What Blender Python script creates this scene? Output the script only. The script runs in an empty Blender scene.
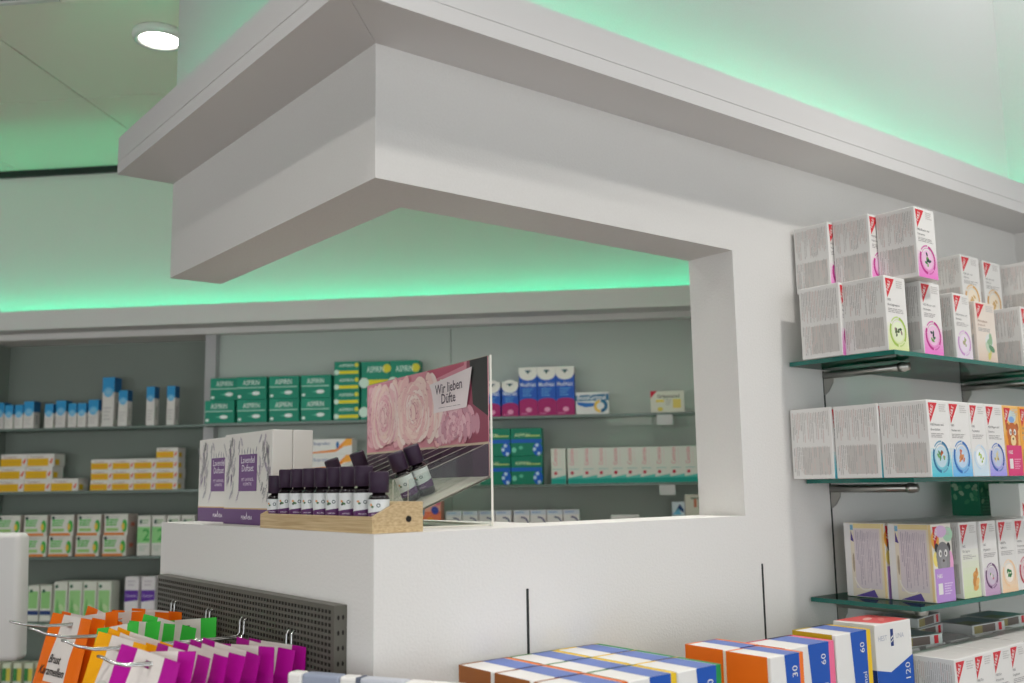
import bpy, bmesh, math, random
from mathutils import Vector, Matrix
random.seed(7)
SC = bpy.context.scene
C = SC.collection
# ------------------------------------------------------------------ camera
EYE = 1.55
F_PX, YAW, PITCH, ROLL = 989.96, 0.90217, 0.14306, -0.01622
CAM = Vector((-0.75733, -1.29478, EYE))
fw = Vector((math.cos(PITCH)*math.cos(YAW), math.cos(PITCH)*math.sin(YAW), math.sin(PITCH)))
r0 = Vector((math.sin(YAW), -math.cos(YAW), 0)); u0 = r0.cross(fw)
rt = math.cos(ROLL)*r0 + math.sin(ROLL)*u0
up = -math.sin(ROLL)*r0 + math.cos(ROLL)*u0
cd = bpy.data.cameras.new('camera'); cam = bpy.data.objects.new('camera', cd); C.objects.link(cam)
cd.sensor_width = 36; cd.lens = F_PX/1024*36; cd.clip_start = 0.02
m = Matrix((rt, up, -fw)).transposed().to_4x4(); m.translation = CAM
cam.matrix_world = m; SC.camera = cam
cd.dof.use_dof = True; cd.dof.focus_distance = 1.85; cd.dof.aperture_fstop = 3.5
# ------------------------------------------------------------------ world, exposure
W = bpy.data.worlds.new('world'); SC.world = W; W.use_nodes = True
W.node_tree.nodes['Background'].inputs[0].default_value = (0.92, 0.965, 1.0, 1)
W.node_tree.nodes['Background'].inputs[1].default_value = 1.95
vs_ = SC.view_settings
vs_.view_transform = 'Standard'; vs_.look = 'None'; vs_.gamma = 1; vs_.use_curve_mapping = False
vs_.exposure = 0.1
try: SC.cycles.transparent_max_bounces = 48
except Exception: pass
DOWN_W, LED_FRONT, LED_BACK = 6.0, 14.0, 16.0      # lamp power / LED emission strength

# ------------------------------------------------------------------ measures (metres; corner of the partition at the origin)
H0, H1, H2 = EYE-0.0705, EYE+0.4747, EYE+0.6954       # sill top, beam underside, cornice underside
YB, XJ, XC, TH = 0.911, 0.854, 2.13, 0.12             # wing end, jamb, side wall, wall thickness
CZ = 2.719; CH = 3.25; SR = 0.64                     # ceiling behind the partition, ceiling of the sales floor, where it steps
Q = math.sqrt(.5); UU = Vector((Q, -Q, 0)); NN = Vector((Q, Q, 0)); S0 = 1.74; SF = S0+.05
def ray(px, py): return fw + rt*((px-512)/F_PX) - up*((py-341.5)/F_PX)
def hit(px, py, n, c):
    d = ray(px, py); n = Vector(n); return CAM + d*((c-n.dot(CAM))/n.dot(d))
def onz(px, py, z): return hit(px, py, (0,0,1), z)
def onx(px, py, x): return hit(px, py, (1,0,0), x)
def ony(px, py, y): return hit(px, py, (0,1,0), y)
def upx(px, py, s=SF): p = hit(px, py, NN, s); return p.dot(UU)

# ------------------------------------------------------------------ materials
MATS = {}
def lin(c): return tuple(((v/255)/12.92 if v/255 <= .04045 else ((v/255+.055)/1.055)**2.4) for v in c) + (1,)
def mat(name, rgb, rough=.5, metal=0, spec=.4, bump=0, bscale=60, var=0, emit=0):
    if name in MATS: return MATS[name]
    M = bpy.data.materials.new(name); M.use_nodes = True; nt = M.node_tree; b = nt.nodes['Principled BSDF']
    col = lin(rgb); b.inputs['Base Color'].default_value = col
    b.inputs['Roughness'].default_value = rough; b.inputs['Metallic'].default_value = metal
    b.inputs['Specular IOR Level'].default_value = spec
    if bump or var:
        tc = nt.nodes.new('ShaderNodeTexCoord'); n = nt.nodes.new('ShaderNodeTexNoise')
        n.inputs['Scale'].default_value = bscale; n.inputs['Detail'].default_value = 5
        nt.links.new(tc.outputs['Object'], n.inputs['Vector'])
        if bump:
            bp = nt.nodes.new('ShaderNodeBump'); bp.inputs['Strength'].default_value = bump; bp.inputs['Distance'].default_value = .002
            nt.links.new(n.outputs['Fac'], bp.inputs['Height']); nt.links.new(bp.outputs['Normal'], b.inputs['Normal'])
        if var:
            r = nt.nodes.new('ShaderNodeValToRGB')
            r.color_ramp.elements[0].color = tuple(v*(1-var) for v in col[:3])+(1,); r.color_ramp.elements[1].color = tuple(min(1, v*(1+var)) for v in col[:3])+(1,)
            r.color_ramp.elements[0].position = .3; r.color_ramp.elements[1].position = .7
            nt.links.new(n.outputs['Fac'], r.inputs['Fac']); nt.links.new(r.outputs['Color'], b.inputs['Base Color'])
    if emit:
        b.inputs['Emission Color'].default_value = col; b.inputs['Emission Strength'].default_value = emit
    MATS[name] = M; return M
def pm(rgb, rough=.42): return mat('print_%d_%d_%d' % tuple(rgb), rgb, rough)      # printed card
def clear(name, tint, gloss=.04, rough=.02, graze=.5):
    M = bpy.data.materials.new(name); M.use_nodes = True; nt = M.node_tree; nt.nodes.clear()
    o = nt.nodes.new('ShaderNodeOutputMaterial'); t = nt.nodes.new('ShaderNodeBsdfTransparent'); g = nt.nodes.new('ShaderNodeBsdfGlossy')
    mx = nt.nodes.new('ShaderNodeMixShader'); lw = nt.nodes.new('ShaderNodeLayerWeight'); pw = nt.nodes.new('ShaderNodeMath'); pw.operation = 'POWER'
    ma = nt.nodes.new('ShaderNodeMath'); ma.operation = 'MULTIPLY_ADD'; lw.inputs['Blend'].default_value = .5
    pw.inputs[1].default_value = 5; ma.inputs[1].default_value = graze; ma.inputs[2].default_value = gloss
    t.inputs['Color'].default_value = lin(tint); g.inputs['Roughness'].default_value = rough
    nt.links.new(lw.outputs['Facing'], pw.inputs[0]); nt.links.new(pw.outputs[0], ma.inputs[0]); nt.links.new(ma.outputs[0], mx.inputs[0])
    nt.links.new(t.outputs[0], mx.inputs[1]); nt.links.new(g.outputs[0], mx.inputs[2]); nt.links.new(mx.outputs[0], o.inputs[0])
    MATS[name] = M; return M
M_WALL = mat('white_plaster', (224,222,218), .85, bump=.25, bscale=220, var=.015)
M_TRIM = mat('white_trim', (222,220,218), .6)
M_SEAM = mat('seam_grey', (120,118,116), .7)
M_CEIL = mat('ceiling_tile_grey', (240,238,222), .9, bump=.2, bscale=300)
M_CGAP = mat('ceiling_joint', (120,128,116), .9)
M_DARK = mat('dark_profile', (38,44,42), .6)
M_FLOOR = mat('warm_wood_floor', (86,66,50), .5, var=.12, bscale=6)
M_GPANEL = mat('grey_shelf_back', (188,197,189), .6)
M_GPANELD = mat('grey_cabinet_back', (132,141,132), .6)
M_FRAME = mat('pale_grey_frame', (182,182,182), .5)
M_GLASS = clear('green_glass', (70,170,150), .03)
M_GEDGE = mat('green_glass_edge', (22,108,96), .12, spec=.6)
M_BGLASS = clear('grey_glass', (190,206,198), .05)
M_BEDGE = mat('grey_glass_edge', (112,128,120), .2)
M_ACRYL = clear('clear_acrylic', (246,248,246), .012, graze=.25)
M_AEDGE = mat('acrylic_edge', (226,222,210), .25)
M_STEEL = mat('brushed_steel', (176,174,168), .3, metal=.9)
M_CHROME = mat('chrome', (216,216,214), .14, metal=1)
M_PERF = mat('perforated_grey_metal', (104,102,94), .45, metal=.35)
M_HOLE = mat('dark_hole', (34,31,28), .9)
M_WOOD = mat('light_oak', (206,176,128), .55)
nt = M_WOOD.node_tree
tc = nt.nodes.new('ShaderNodeTexCoord'); mp = nt.nodes.new('ShaderNodeMapping'); mp.inputs['Scale'].default_value = (90, 6, 260)
ns = nt.nodes.new('ShaderNodeTexNoise'); ns.inputs['Scale'].default_value = 1.5; ns.inputs['Detail'].default_value = 6
rp = nt.nodes.new('ShaderNodeValToRGB'); rp.color_ramp.elements[0].color = lin((178,150,108)); rp.color_ramp.elements[1].color = lin((208,184,142))
rp.color_ramp.elements[0].position = .35; rp.color_ramp.elements[1].position = .65
nt.links.new(tc.outputs['Object'], mp.inputs['Vector']); nt.links.new(mp.outputs['Vector'], ns.inputs['Vector'])
nt.links.new(ns.outputs['Fac'], rp.inputs['Fac']); nt.links.new(rp.outputs['Color'], nt.nodes['Principled BSDF'].inputs['Base Color'])
M_CAP = mat('plum_cap', (46,26,50), .55)
M_BOTTLE = mat('dark_bottle_glass', (20,14,18), .08, spec=.6)
M_LABEL = mat('white_label', (216,220,220), .5)
M_WPLAST = mat('white_plastic', (214,212,208), .35)
M_LEDG = mat('green_led', (40,255,150), .5, emit=1.0)
M_LAMP = mat('lamp_diffuser', (255,250,240), .5, emit=14)
WHITE, OFFW = (232,230,226), (222,218,212)

# ------------------------------------------------------------------ mesh building
class MB:
    def __init__(s): s.v=[]; s.f=[]; s.m=[]; s.mats=[]
    def mi(s, M):
        if M not in s.mats: s.mats.append(M)
        return s.mats.index(M)
    def add(s, vs, fs, M):
        o=len(s.v); s.v += [tuple(p) for p in vs]; k=s.mi(M)
        for f in fs: s.f.append(tuple(i+o for i in f)); s.m.append(k)
    def box(s, a, b, M):
        (x0,y0,z0),(x1,y1,z1)=a,b
        s.add([(x0,y0,z0),(x1,y0,z0),(x1,y1,z0),(x0,y1,z0),(x0,y0,z1),(x1,y0,z1),(x1,y1,z1),(x0,y1,z1)],
              [(0,3,2,1),(4,5,6,7),(0,1,5,4),(1,2,6,5),(2,3,7,6),(3,0,4,7)], M)
    def bbox(s, a, b, M, bev=.0008, seg=1):
        bm=bmesh.new(); bmesh.ops.create_cube(bm, size=1)
        for v in bm.verts: v.co=Vector([a[i]+(v.co[i]+.5)*(b[i]-a[i]) for i in range(3)])
        bmesh.ops.bevel(bm, geom=bm.edges[:], offset=bev, segments=seg, affect='EDGES', profile=.5)
        bm.verts.index_update(); s.add([v.co[:] for v in bm.verts], [[v.index for v in f.verts] for f in bm.faces], M); bm.free()
    def prism(s, poly, ax, lo, hi, M):      # polygon in the two other axes, extruded along ax
        n=len(poly)
        def P(p,t):
            q=list(p); q.insert(ax,t); return tuple(q)
        vs=[P(p,lo) for p in poly]+[P(p,hi) for p in poly]
        s.add(vs, [tuple(range(n))[::-1], tuple(range(n,2*n))]+[(i,(i+1)%n,n+(i+1)%n,n+i) for i in range(n)], M)
    def lathe(s, prof, M, n=20, c=(0,0,0)):
        vs=[]; fs=[]
        for r,z in prof:
            for k in range(n): a=2*math.pi*k/n; vs.append((c[0]+r*math.cos(a),c[1]+r*math.sin(a),c[2]+z))
        for i in range(len(prof)-1):
            for k in range(n): fs.append((i*n+k,i*n+(k+1)%n,(i+1)*n+(k+1)%n,(i+1)*n+k))
        s.add(vs,fs,M)
    def tube(s, pts, r, M, n=8):
        pts=[Vector(p) for p in pts]; vs=[]; fs=[]
        ref=None
        for i,p in enumerate(pts):
            t=((pts[i+1]-p) if i==0 else (p-pts[i-1]) if i==len(pts)-1 else ((pts[i+1]-p).normalized()+(p-pts[i-1]).normalized())).normalized()
            if ref is None: ref=Vector((0,0,1)) if abs(t.z)<.9 else Vector((0,1,0))
            a=t.cross(ref).normalized(); b=a.cross(t).normalized(); ref=b
            for k in range(n):
                q=2*math.pi*k/n; vs.append(p+(a*math.cos(q)+b*math.sin(q))*r)
        for i in range(len(pts)-1):
            for k in range(n): fs.append((i*n+k,i*n+(k+1)%n,(i+1)*n+(k+1)%n,(i+1)*n+k))
        fs.append(tuple(range(n))[::-1]); fs.append(tuple(range((len(pts)-1)*n,len(pts)*n)))
        s.add(vs,fs,M)
    def mesh(s, name, smooth=False):
        me=bpy.data.meshes.new(name); me.from_pydata(s.v,[],s.f)
        for M in s.mats: me.materials.append(M)
        me.polygons.foreach_set('material_index', s.m)
        if smooth: me.polygons.foreach_set('use_smooth',[True]*len(s.f))
        me.update(); return me
def mk(name, mesh, parent=None, loc=(0,0,0), rot=(0,0,0), **pr):
    o=bpy.data.objects.new(name, mesh); C.objects.link(o); o.location=loc; o.rotation_euler=rot
    if parent: o.parent=parent
    for k,v in pr.items(): o[k]=v
    return o
def thing(name, label, cat, mesh=None, loc=(0,0,0), rot=(0,0,0), group=None):
    o=mk(name, mesh, None, loc, rot, label=label, category=cat)
    if group: o['group']=group
    return o
def struct(name, b, parent=None, **k):
    o=mk(name, b.mesh(name) if isinstance(b,MB) else b, parent, **k)
    if not parent: o['kind']='structure'
    return o
def clone(root, loc, rot, label):
    r=root.copy(); C.objects.link(r); r.location=loc; r.rotation_euler=rot; r['label']=label
    for ch in list(root.children):
        c=ch.copy(); C.objects.link(c); c.parent=r
        for g in list(ch.children):
            d=g.copy(); C.objects.link(d); d.parent=c
    return r
ORD=['first','second','third','fourth','fifth','sixth','seventh','eighth','ninth','tenth','eleventh','twelfth']

# text -> flat polygons (cap height 1, left edge at 0)
TXT={}
def glyphs(t, bold=False):
    if (t,bold) in TXT: return TXT[(t,bold)]
    cu=bpy.data.curves.new('t','FONT'); cu.body=t; cu.resolution_u=2; cu.offset=.012 if bold else 0
    ob=bpy.data.objects.new('t',cu); me=bpy.data.meshes.new_from_object(ob)
    vs=[v.co[:] for v in me.vertices]; fs=[tuple(p.vertices) for p in me.polygons]
    bpy.data.objects.remove(ob); bpy.data.meshes.remove(me); bpy.data.curves.remove(cu)
    x0=min(v[0] for v in vs); x1=max(v[0] for v in vs)
    TXT[(t,bold)]=([((v[0]-x0)/.69, v[1]/.69) for v in vs], fs, (x1-x0)/.69); return TXT[(t,bold)]

class Carton(MB):
    """folding carton: origin at the front left bottom corner, front faces -Y"""
    def __init__(s, w, d, h, rgb, topw=None, rgb_side=None):
        super().__init__(); s.w,s.d,s.h=w,d,h; s.k=0
        s.bbox((0,0,0),(w,d,h), pm(rgb), min(.0012,.02*min(w,d,h)))
        s.F={'f':((0,0,0),(1,0,0),(0,0,1),(0,-1,0),w,h),'r':((w,0,0),(0,1,0),(0,0,1),(1,0,0),d,h),
             'l':((0,d,0),(0,-1,0),(0,0,1),(-1,0,0),d,h),'t':((0,0,h),(1,0,0),(0,1,0),(0,0,1),w,d),
             'b':((w,d,0),(-1,0,0),(0,0,1),(0,1,0),w,h)}
    def pt(s, face, u, v, lay):
        o,a,b,n,W_,H_=s.F[face]; e=.0001+.00012*lay
        return tuple(o[i]+a[i]*u+b[i]*v+n[i]*e for i in range(3))
    def poly(s, face, pts, rgb, lay=1, fr=True):
        W_,H_=s.F[face][4:]
        s.add([s.pt(face,u*(W_ if fr else 1),v*(H_ if fr else 1),lay) for u,v in pts],[tuple(range(len(pts)))],pm(rgb) if isinstance(rgb,tuple) else rgb)
    def rect(s, face, u0,v0,u1,v1, rgb, lay=1): s.poly(face,[(u0,v0),(u1,v0),(u1,v1),(u0,v1)],rgb,lay)
    def ell(s, face, cu,cv,ru,rv, rgb, lay=1, n=14, a0=0, rot=0):   # radii in metres
        W_,H_=s.F[face][4:]; cr,sr=math.cos(rot),math.sin(rot); pts=[]
        for k in range(n):
            x=ru*math.cos(2*math.pi*k/n); y=rv*math.sin(2*math.pi*k/n); pts.append((cu*W_+x*cr-y*sr,cv*H_+x*sr+y*cr))
        s.poly(face,pts,rgb,lay,False)
    def arc(s, face, cu,cv,ru,rv, th, a0,a1, rgb, lay=1, n=14):
        W_,H_=s.F[face][4:]; vs=[]
        for k in range(n+1):
            a=math.radians(a0+(a1-a0)*k/n); c,q=math.cos(a),math.sin(a)
            vs += [s.pt(face,cu*W_+(ru-th)*c,cv*H_+(rv-th)*q,lay), s.pt(face,cu*W_+ru*c,cv*H_+rv*q,lay)]
        s.add(vs,[(2*k,2*k+1,2*k+3,2*k+2) for k in range(n)],pm(rgb))
    def text(s, face, t, u, v, size, rgb, lay=2, maxw=None, rot=0, slant=0, align='l', bold=False):
        W_,H_=s.F[face][4:]; vs,fs,tw=glyphs(t,bold); sx=size
        if maxw and tw*size>maxw*W_: sx=maxw*W_/tw
        if align=='c': off=-tw*sx/2
        elif align=='r': off=-tw*sx
        else: off=0
        cr,sr=math.cos(math.radians(rot)),math.sin(math.radians(rot)); P=[]
        for x,y in vs:
            x2=x*sx+off+slant*y*size; y2=y*size
            P.append(s.pt(face,u*W_+x2*cr-y2*sr,v*H_+x2*sr+y2*cr,lay))
        s.add(P,fs,pm(rgb))
    def lines(s, face, u0,v0,u1,v1, n, rgb, lay=2, fill=.5, rnd=.4, seed=1):      # lines of fine print
        R=random.Random(seed); st=(v1-v0)/n
        for i in range(n):
            x=u0; end=u1-(u1-u0)*R.random()*rnd
            while x<end:
                w=min((u1-u0)*(.12+.2*R.random()), end-x); s.rect(face,x,v1-(i+fill)*st,x+w,v1-i*st,rgb,lay); x+=w+(u1-u0)*.03
    def vlines(s, face, u0,v0,u1,v1, n, cols, lay=2, fill=.45, seed=1):          # fine print set upright
        R=random.Random(seed); st=(u1-u0)/n
        for i in range(n):
            top=v1-(v1-v0)*.05*R.random(); bot=v0+(v1-v0)*(R.random()**3)*.75; y=top
            while y>bot+.01:
                hgt=min((v1-v0)*(.12+.35*R.random()), y-bot); s.rect(face,u0+i*st,y-hgt,u0+i*st+st*fill,y,cols[int(R.random()*len(cols))],lay); y-=hgt+(v1-v0)*.02

# ================================================================== SETTING
b=MB(); b.box((-5,-6,-.05),(5,5,0),M_FLOOR); struct('floor', b)
# ceiling: slab with the joint colour, every tile its own piece, aligned with the back wall
def clip_poly(P, n, c):                  # keep the side n.p >= c
    out=[]
    for i,p in enumerate(P):
        q=P[(i+1)%len(P)]; dp=n[0]*p[0]+n[1]*p[1]-c; dq=n[0]*q[0]+n[1]*q[1]-c
        if dp>=0: out.append(p)
        if dp*dq<0: t=dp/(dp-dq); out.append((p[0]+(q[0]-p[0])*t,p[1]+(q[1]-p[1])*t))
    return out
YN=(-Q,Q)                                # world y in the turned frame: y = -Q*u + Q*s
b=MB(); slab=clip_poly([(-4.2,SR),(3.0,SR),(3.0,1.95),(-4.2,1.95)],YN,.06)
b.prism(slab,2,0,.05,M_CGAP)
b.box((-4.2,SR,-.006),(-.95,SR+.012,.6),M_WALL)                # riser up to the higher ceiling
ceil=struct('ceiling', b, loc=(0,0,CZ+.006), rot=(0,0,-math.pi/4))
g=.0035; tiles={}
for i in range(-1,2):
    for j in range(-5,6):
        s_=1.223+.6*(i); u_=-1.217+.6*j
        P=[(g,g),(.6-g,g),(.6-g,.6-g),(g,.6-g)]
        if s_<SR: P=clip_poly(P,(0,1),SR+.014-s_)
        if P: P=clip_poly(P,YN,.06-(-Q*u_+Q*s_))
        if len(P)<3: continue
        key=str([(round(a,4),round(c,4)) for a,c in P])
        if key not in tiles: tb=MB(); tb.prism(P,2,-.006,.0,M_CEIL); tiles[key]=tb.mesh('tile')
        mk('tile', tiles[key], ceil, (u_,s_,0))
b=MB(); b.box((-4.2,-3.6,0),(4.2,SR,.05),mat('grey_high_ceiling',(84,84,82),.9)); struct('ceiling_high', b, loc=(0,0,CH), rot=(0,0,-math.pi/4))
# partition, right run (with the jamb) and left wing
def poly_wall(b, rects, ax, lo, hi):
    for a0,a1,z0,z1 in rects:
        if ax==1: b.box((a0,lo,z0),(a1,hi,z1),M_WALL)
        else: b.box((lo,a0,z0),(hi,a1,z1),M_WALL)
b=MB(); b.prism([(0,0),(XC,0),(XC,CH),(0,CH),(0,H1),(XJ,H1),(XJ,H0),(0,H0)],1,0,TH,M_WALL); struct('wall_right', b)
b=MB(); poly_wall(b,[(TH,YB,0,H0),(TH,YB,H1,CH)],0,0,TH)
b.box((TH,TH,H0-.04),(.40,YB-.01,H0),M_WALL)                 # deeper sill inside the wing
struct('wall_left', b)
b=MB(); b.box((-4.0,-3.6,2.3),(4.0,-3.45,CH),M_WALL); b.box((-4.0,-3.6,0),(4.0,-3.45,.4),M_WALL)
for k in range(5): b.box((-4.0+1.98*k,-3.6,.4),(-3.92+1.98*k,-3.45,2.3),M_TRIM)          # unseen shop front added behind the camera: bulkhead blocks daylight from the upper walls
struct('wall_front', b, rot=(0,0,-math.pi/4))
b=MB(); b.box((-4.12,-3.6,0),(-4.0,1.95,CH),M_WALL); struct('wall_far', b, rot=(0,0,-math.pi/4))  # unseen wall added to close off light from the left
b=MB(); b.box((XC,-3.2,0),(XC+.12,0.12,CH),M_WALL); struct('wall_side', b)
# cornice with a light trough, one length per side, mitred at the corner
def cornice(path_fn, n_prof, name):
    prof=[(0,H2),(.125,H2),(.125,H2+.0265),(.1235,H2+.0265),(.1235,H2+.0285),(.125,H2+.0285),(.125,H2+.084),(.113,H2+.084),(.113,H2+.016),(0,H2+.016)]
    vs=[path_fn(d,z,0) for d,z in prof]+[path_fn(d,z,1) for d,z in prof]; n=len(prof)
    b=MB(); b.add(vs,[tuple(range(n))[::-1],tuple(range(n,2*n))]+[(i,(i+1)%n,n+(i+1)%n,n+i) for i in range(n)],M_TRIM)
    b.f=[f for f in b.f]; return struct(name,b)
e=.0006
cornice(lambda d,z,t:(-d,(-d+e) if t==0 else YB,z),0,'trim_1')
cornice(lambda d,z,t:((-d+e) if t==0 else XC,-d,z),0,'trim_2')
M_LF = mat('green_led_front',(0,255,190),emit=LED_FRONT); M_LB = mat('green_led_back',(0,255,190),emit=LED_BACK)
b=MB(); b.box((-.105,-.09,H2+.0162),(-.093,YB-.02,H2+.0202),M_LF)
thing('led_strip','green glowing light strip in the cornice of the short wing','light strip',b.mesh('led'),group='green cove light strips')
b=MB(); b.box((-.09,-.105,H2+.0162),(XC-.01,-.093,H2+.0202),M_LF)
thing('led_strip','green glowing light strip in the cornice above the tea shelves','light strip',b.mesh('led'),group='green cove light strips')
# back wall at 45 degrees: everything in (u, s, z) = local x, y, z with a -45 degree turn
RB=(0,0,-math.pi/4)
def bstruct(name,b,parent=None): return struct(name,b,parent,rot=RB) if not parent else struct(name,b,parent)
b=MB(); b.box((-3.4,S0+.1,2.09),(1.5,S0+.5,CZ+.05),M_WALL); b.box((-3.4,S0+.42,0),(1.5,S0+.5,2.09),M_WALL); bstruct('wall_back',b)
b=MB(); b.prism([(S0,2.111),(S0+.1,2.111),(S0+.1,2.122),(S0+.012,2.122),(S0+.012,2.178),(S0,2.178)],0,-3.4,1.5,M_TRIM); bstruct('trim_3',b)
b=MB(); b.box((-3.4,S0+.083,2.697),(1.5,S0+.1,CZ),M_DARK); bstruct('trim_4',b)  # dark colour stands in for the shade in the ceiling's shadow gap
b=MB(); b.box((-3.3,S0+.045,2.1222),(1.4,S0+.055,2.1262),M_LB)
thing('led_strip','green glowing light strip above the back shelves','light strip',b.mesh('led'),rot=RB,group='green cove light strips')
# back shelf units: a deep framed bay on the left, a shallow open bay on the right
SL=S0+.12; ZS=[1.771,1.5475,1.327,1.107,.887,.667]; ZSL=[1.775,1.550,1.3235,1.102,.876,.65]
un=thing('shelf_unit','pale framed cabinet bay with dark grey back and glass shelves','shelf unit',rot=RB)
def bpart(name,a,c_,M,par): b=MB(); b.box(a,c_,M); return mk(name,b.mesh(name),par)
ul=upx(8,400,SL+.13)
bpart('back_panel',(ul,SL+.13,.1),(-1.099,SL+.15,2.111),M_GPANELD,un)
bpart('side_panel',(-1.098,SL,.1),(-1.060,SL+.15,2.1105),M_FRAME,un)
bpart('side_panel',(ul-.023,SL,.1),(ul,SL+.15,2.1105),M_GPANELD,un)
bpart('top_rail',(ul,SL,2.099),(-1.099,SL+.13,2.1105),M_FRAME,un)
bpart('plinth',(ul,SL,.0),(-1.099,SL+.15,.1),M_FRAME,un)
bpart('filler_panel',(-2.6,SL,.0),(ul-.025,SL+.15,2.1105),M_GPANELD,un)
def glass_mesh(x0,x1,y0,y1,t,top,edge):
    b=MB(); V=[(x0,y0,-t),(x1,y0,-t),(x1,y1,-t),(x0,y1,-t),(x0,y0,0),(x1,y0,0),(x1,y1,0),(x0,y1,0)]
    b.add(V,[(0,3,2,1),(4,5,6,7)],top); b.add(V,[(0,1,5,4),(1,2,6,5),(2,3,7,6),(3,0,4,7)],edge); return b.mesh('glass')
gm=glass_mesh(ul+.001,-1.099,SL+.012,SL+.129,.008,M_BGLASS,M_BEDGE)
for z in ZSL: mk('glass_shelf',gm,un,(0,0,z))
ur=thing('shelf_unit','open wall bay with light grey back panels and glass shelves behind the opening','shelf unit',rot=RB)
uj=upx(451,350,S0+.15)
for a0,a1 in ((-1.059,uj-.0012),(uj+.0012,1.4)): bpart('back_panel',(a0,S0+.15,.1),(a1,S0+.165,2.111),M_GPANEL,ur)
bpart('backing',(-1.05,S0+.1655,.1),(1.3,S0+.18,2.1),M_DARK,ur)
bpart('plinth',(-1.059,S0+.05,0),(1.4,S0+.15,.1),M_FRAME,ur)
gm=glass_mesh(-1.058,1.39,SF-.006,S0+.118,.008,M_BGLASS,M_BEDGE); gm2=glass_mesh(-1.058,1.39,SF-.006,S0+.149,.008,M_BGLASS,M_BEDGE)
gm3=glass_mesh(-1.075,1.39,SF-.006,S0+.117,.008,M_BGLASS,M_BEDGE)
for k,z in enumerate(ZS): mk('glass_shelf',gm3 if k==0 else gm2,ur,(0,0,z))

# ceiling downlights (one is in the picture; the unseen others are added for their light)
def downlight(u,s,label,cz=CZ):
    p=UU*u+NN*s
    t=thing('ceiling_light',label,'ceiling light',loc=(p.x,p.y,cz),group='round ceiling downlights')
    b=MB(); b.lathe([(.05,-.001),(.066,-.001),(.068,-.012),(.064,-.022),(.052,-.022),(.050,-.016),(.05,-.001)],M_TRIM,40); mk('ring',b.mesh('ring',True),t)
    b=MB(); b.lathe([(.0,-.0165),(.0502,-.0165)],M_LAMP,40); mk('diffuser',b.mesh('d'),t)
    ld=bpy.data.lights.new('downlight','AREA'); ld.shape='DISK'; ld.size=.10; ld.energy=(DOWN_W*(1.7 if u>1.4 and s>-.5 else 1) if cz==CH else .4*DOWN_W); ld.color=(1,.965,.92); ld.spread=math.radians(112)
    lo=bpy.data.objects.new('downlight',ld); C.objects.link(lo); lo.parent=t; lo.location=(0,0,-.03)
    return t
downlight(-.793,.846,'round white ceiling downlight beside the partition top, in view')
k=0
for u,s in ((-.8,-.8),(-2.0,.846),(-2.0,-.8),(.4,-.8),(-.8,-2.0),(.4,-2.0),(1.5,.05),(-2.,-2.0),(1.6,-2.0),(.42,.9),(-.2,.9)):  # unseen lamps, the last pair added to brighten the back shelves
    downlight(u,s,'added round white ceiling downlight outside the picture, number %s along the ceiling grid'%ORD[k],CZ if s>SR else CH); k+=1

# ================================================================== TEA CARTONS
RED=(214,38,52); GREY=(192,188,184); LGREY=(206,202,197); PINKG=(216,200,194); TXTG=(120,118,120)
def mix(a,b,t): return tuple(int(round(a[i]+(b[i]-a[i])*t)) for i in range(3))
def tea(name,w,d,h,base=WHITE,low=None,ring=None,ring2=None,mid=None,blobs=(),title=('H&S',''),tcol=TXTG,lowh=.42,seed=1,pic=None,side=True):
    c=Carton(w,d,h,base)
    if side:
        for f in ('l','r'):
            c.vlines(f,.06,.50,.95,.95,22,[LGREY,GREY,LGREY,PINKG],seed=seed); c.vlines(f,.06,.05,.95,.46,22,[GREY,LGREY,GREY,PINKG],seed=seed+5)
            c.rect(f,.28,.06,.93,.44,(208,204,199),1)
    if low:
        n=9
        for i in range(n): c.rect('f',0.02,lowh*i/n,.98,lowh*(i+1)/n,mix(low,base,(i/(n-1))**1.1),1)
    if pic: pic(c)
    c.poly('f',[(.05,.965),(.47,.965),(.10,.70)],RED,2)
    c.text('f','H&S',.155,.79,h*.058,WHITE,3,rot=62,bold=True)
    c.lines('f',.55,.84,.92,.95,4,(200,196,192),2,seed=seed)
    c.text('f',title[0],.1,.665,h*.032,tcol,2,maxw=.8)
    if title[1]: c.text('f',title[1],.1,.60,h*.032,tcol,2,maxw=.8)
    c.lines('f',.1,.5,.88,.565,3,(176,172,170),2,seed=seed+2)
    if ring:
        R=.40*w; cu,cv=.5,.26
        c.ell('f',cu,cv,R*.66,R*.66,mix(ring,(255,255,255),.72),2,20)
        c.arc('f',cu,cv,R,R,R*.17,150,265,ring,3); c.arc('f',cu,cv,R*.98,R*.98,R*.15,-40,80,ring2 or ring,3)
        c.arc('f',cu,cv,R,R,R*.1,85,140,mix(ring,(255,255,255),.35),3); c.arc('f',cu,cv,R,R,R*.1,275,315,mix(ring,(255,255,255),.3),3)
        c.arc('f',cu,cv,R*.82,R*.82,R*.05,0,360,mix(ring,(255,255,255),.45),3,24)
        RR=random.Random(seed)
        for k in range(9):
            a=RR.random()*6.28; r=R*.4*RR.random(); col=blobs[k%len(blobs)] if blobs else (90,140,80)
            c.ell('f',cu+r*math.cos(a)/w,cv+r*math.sin(a)/h,R*(.12+.08*RR.random()),R*.09,col,4+k%3,8,rot=RR.random()*3)
    return c.mesh(name)
TW,TD,TT=.077,.097,.151
GREEN3=((70,140,80),(120,180,90),(40,70,70))
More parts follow.
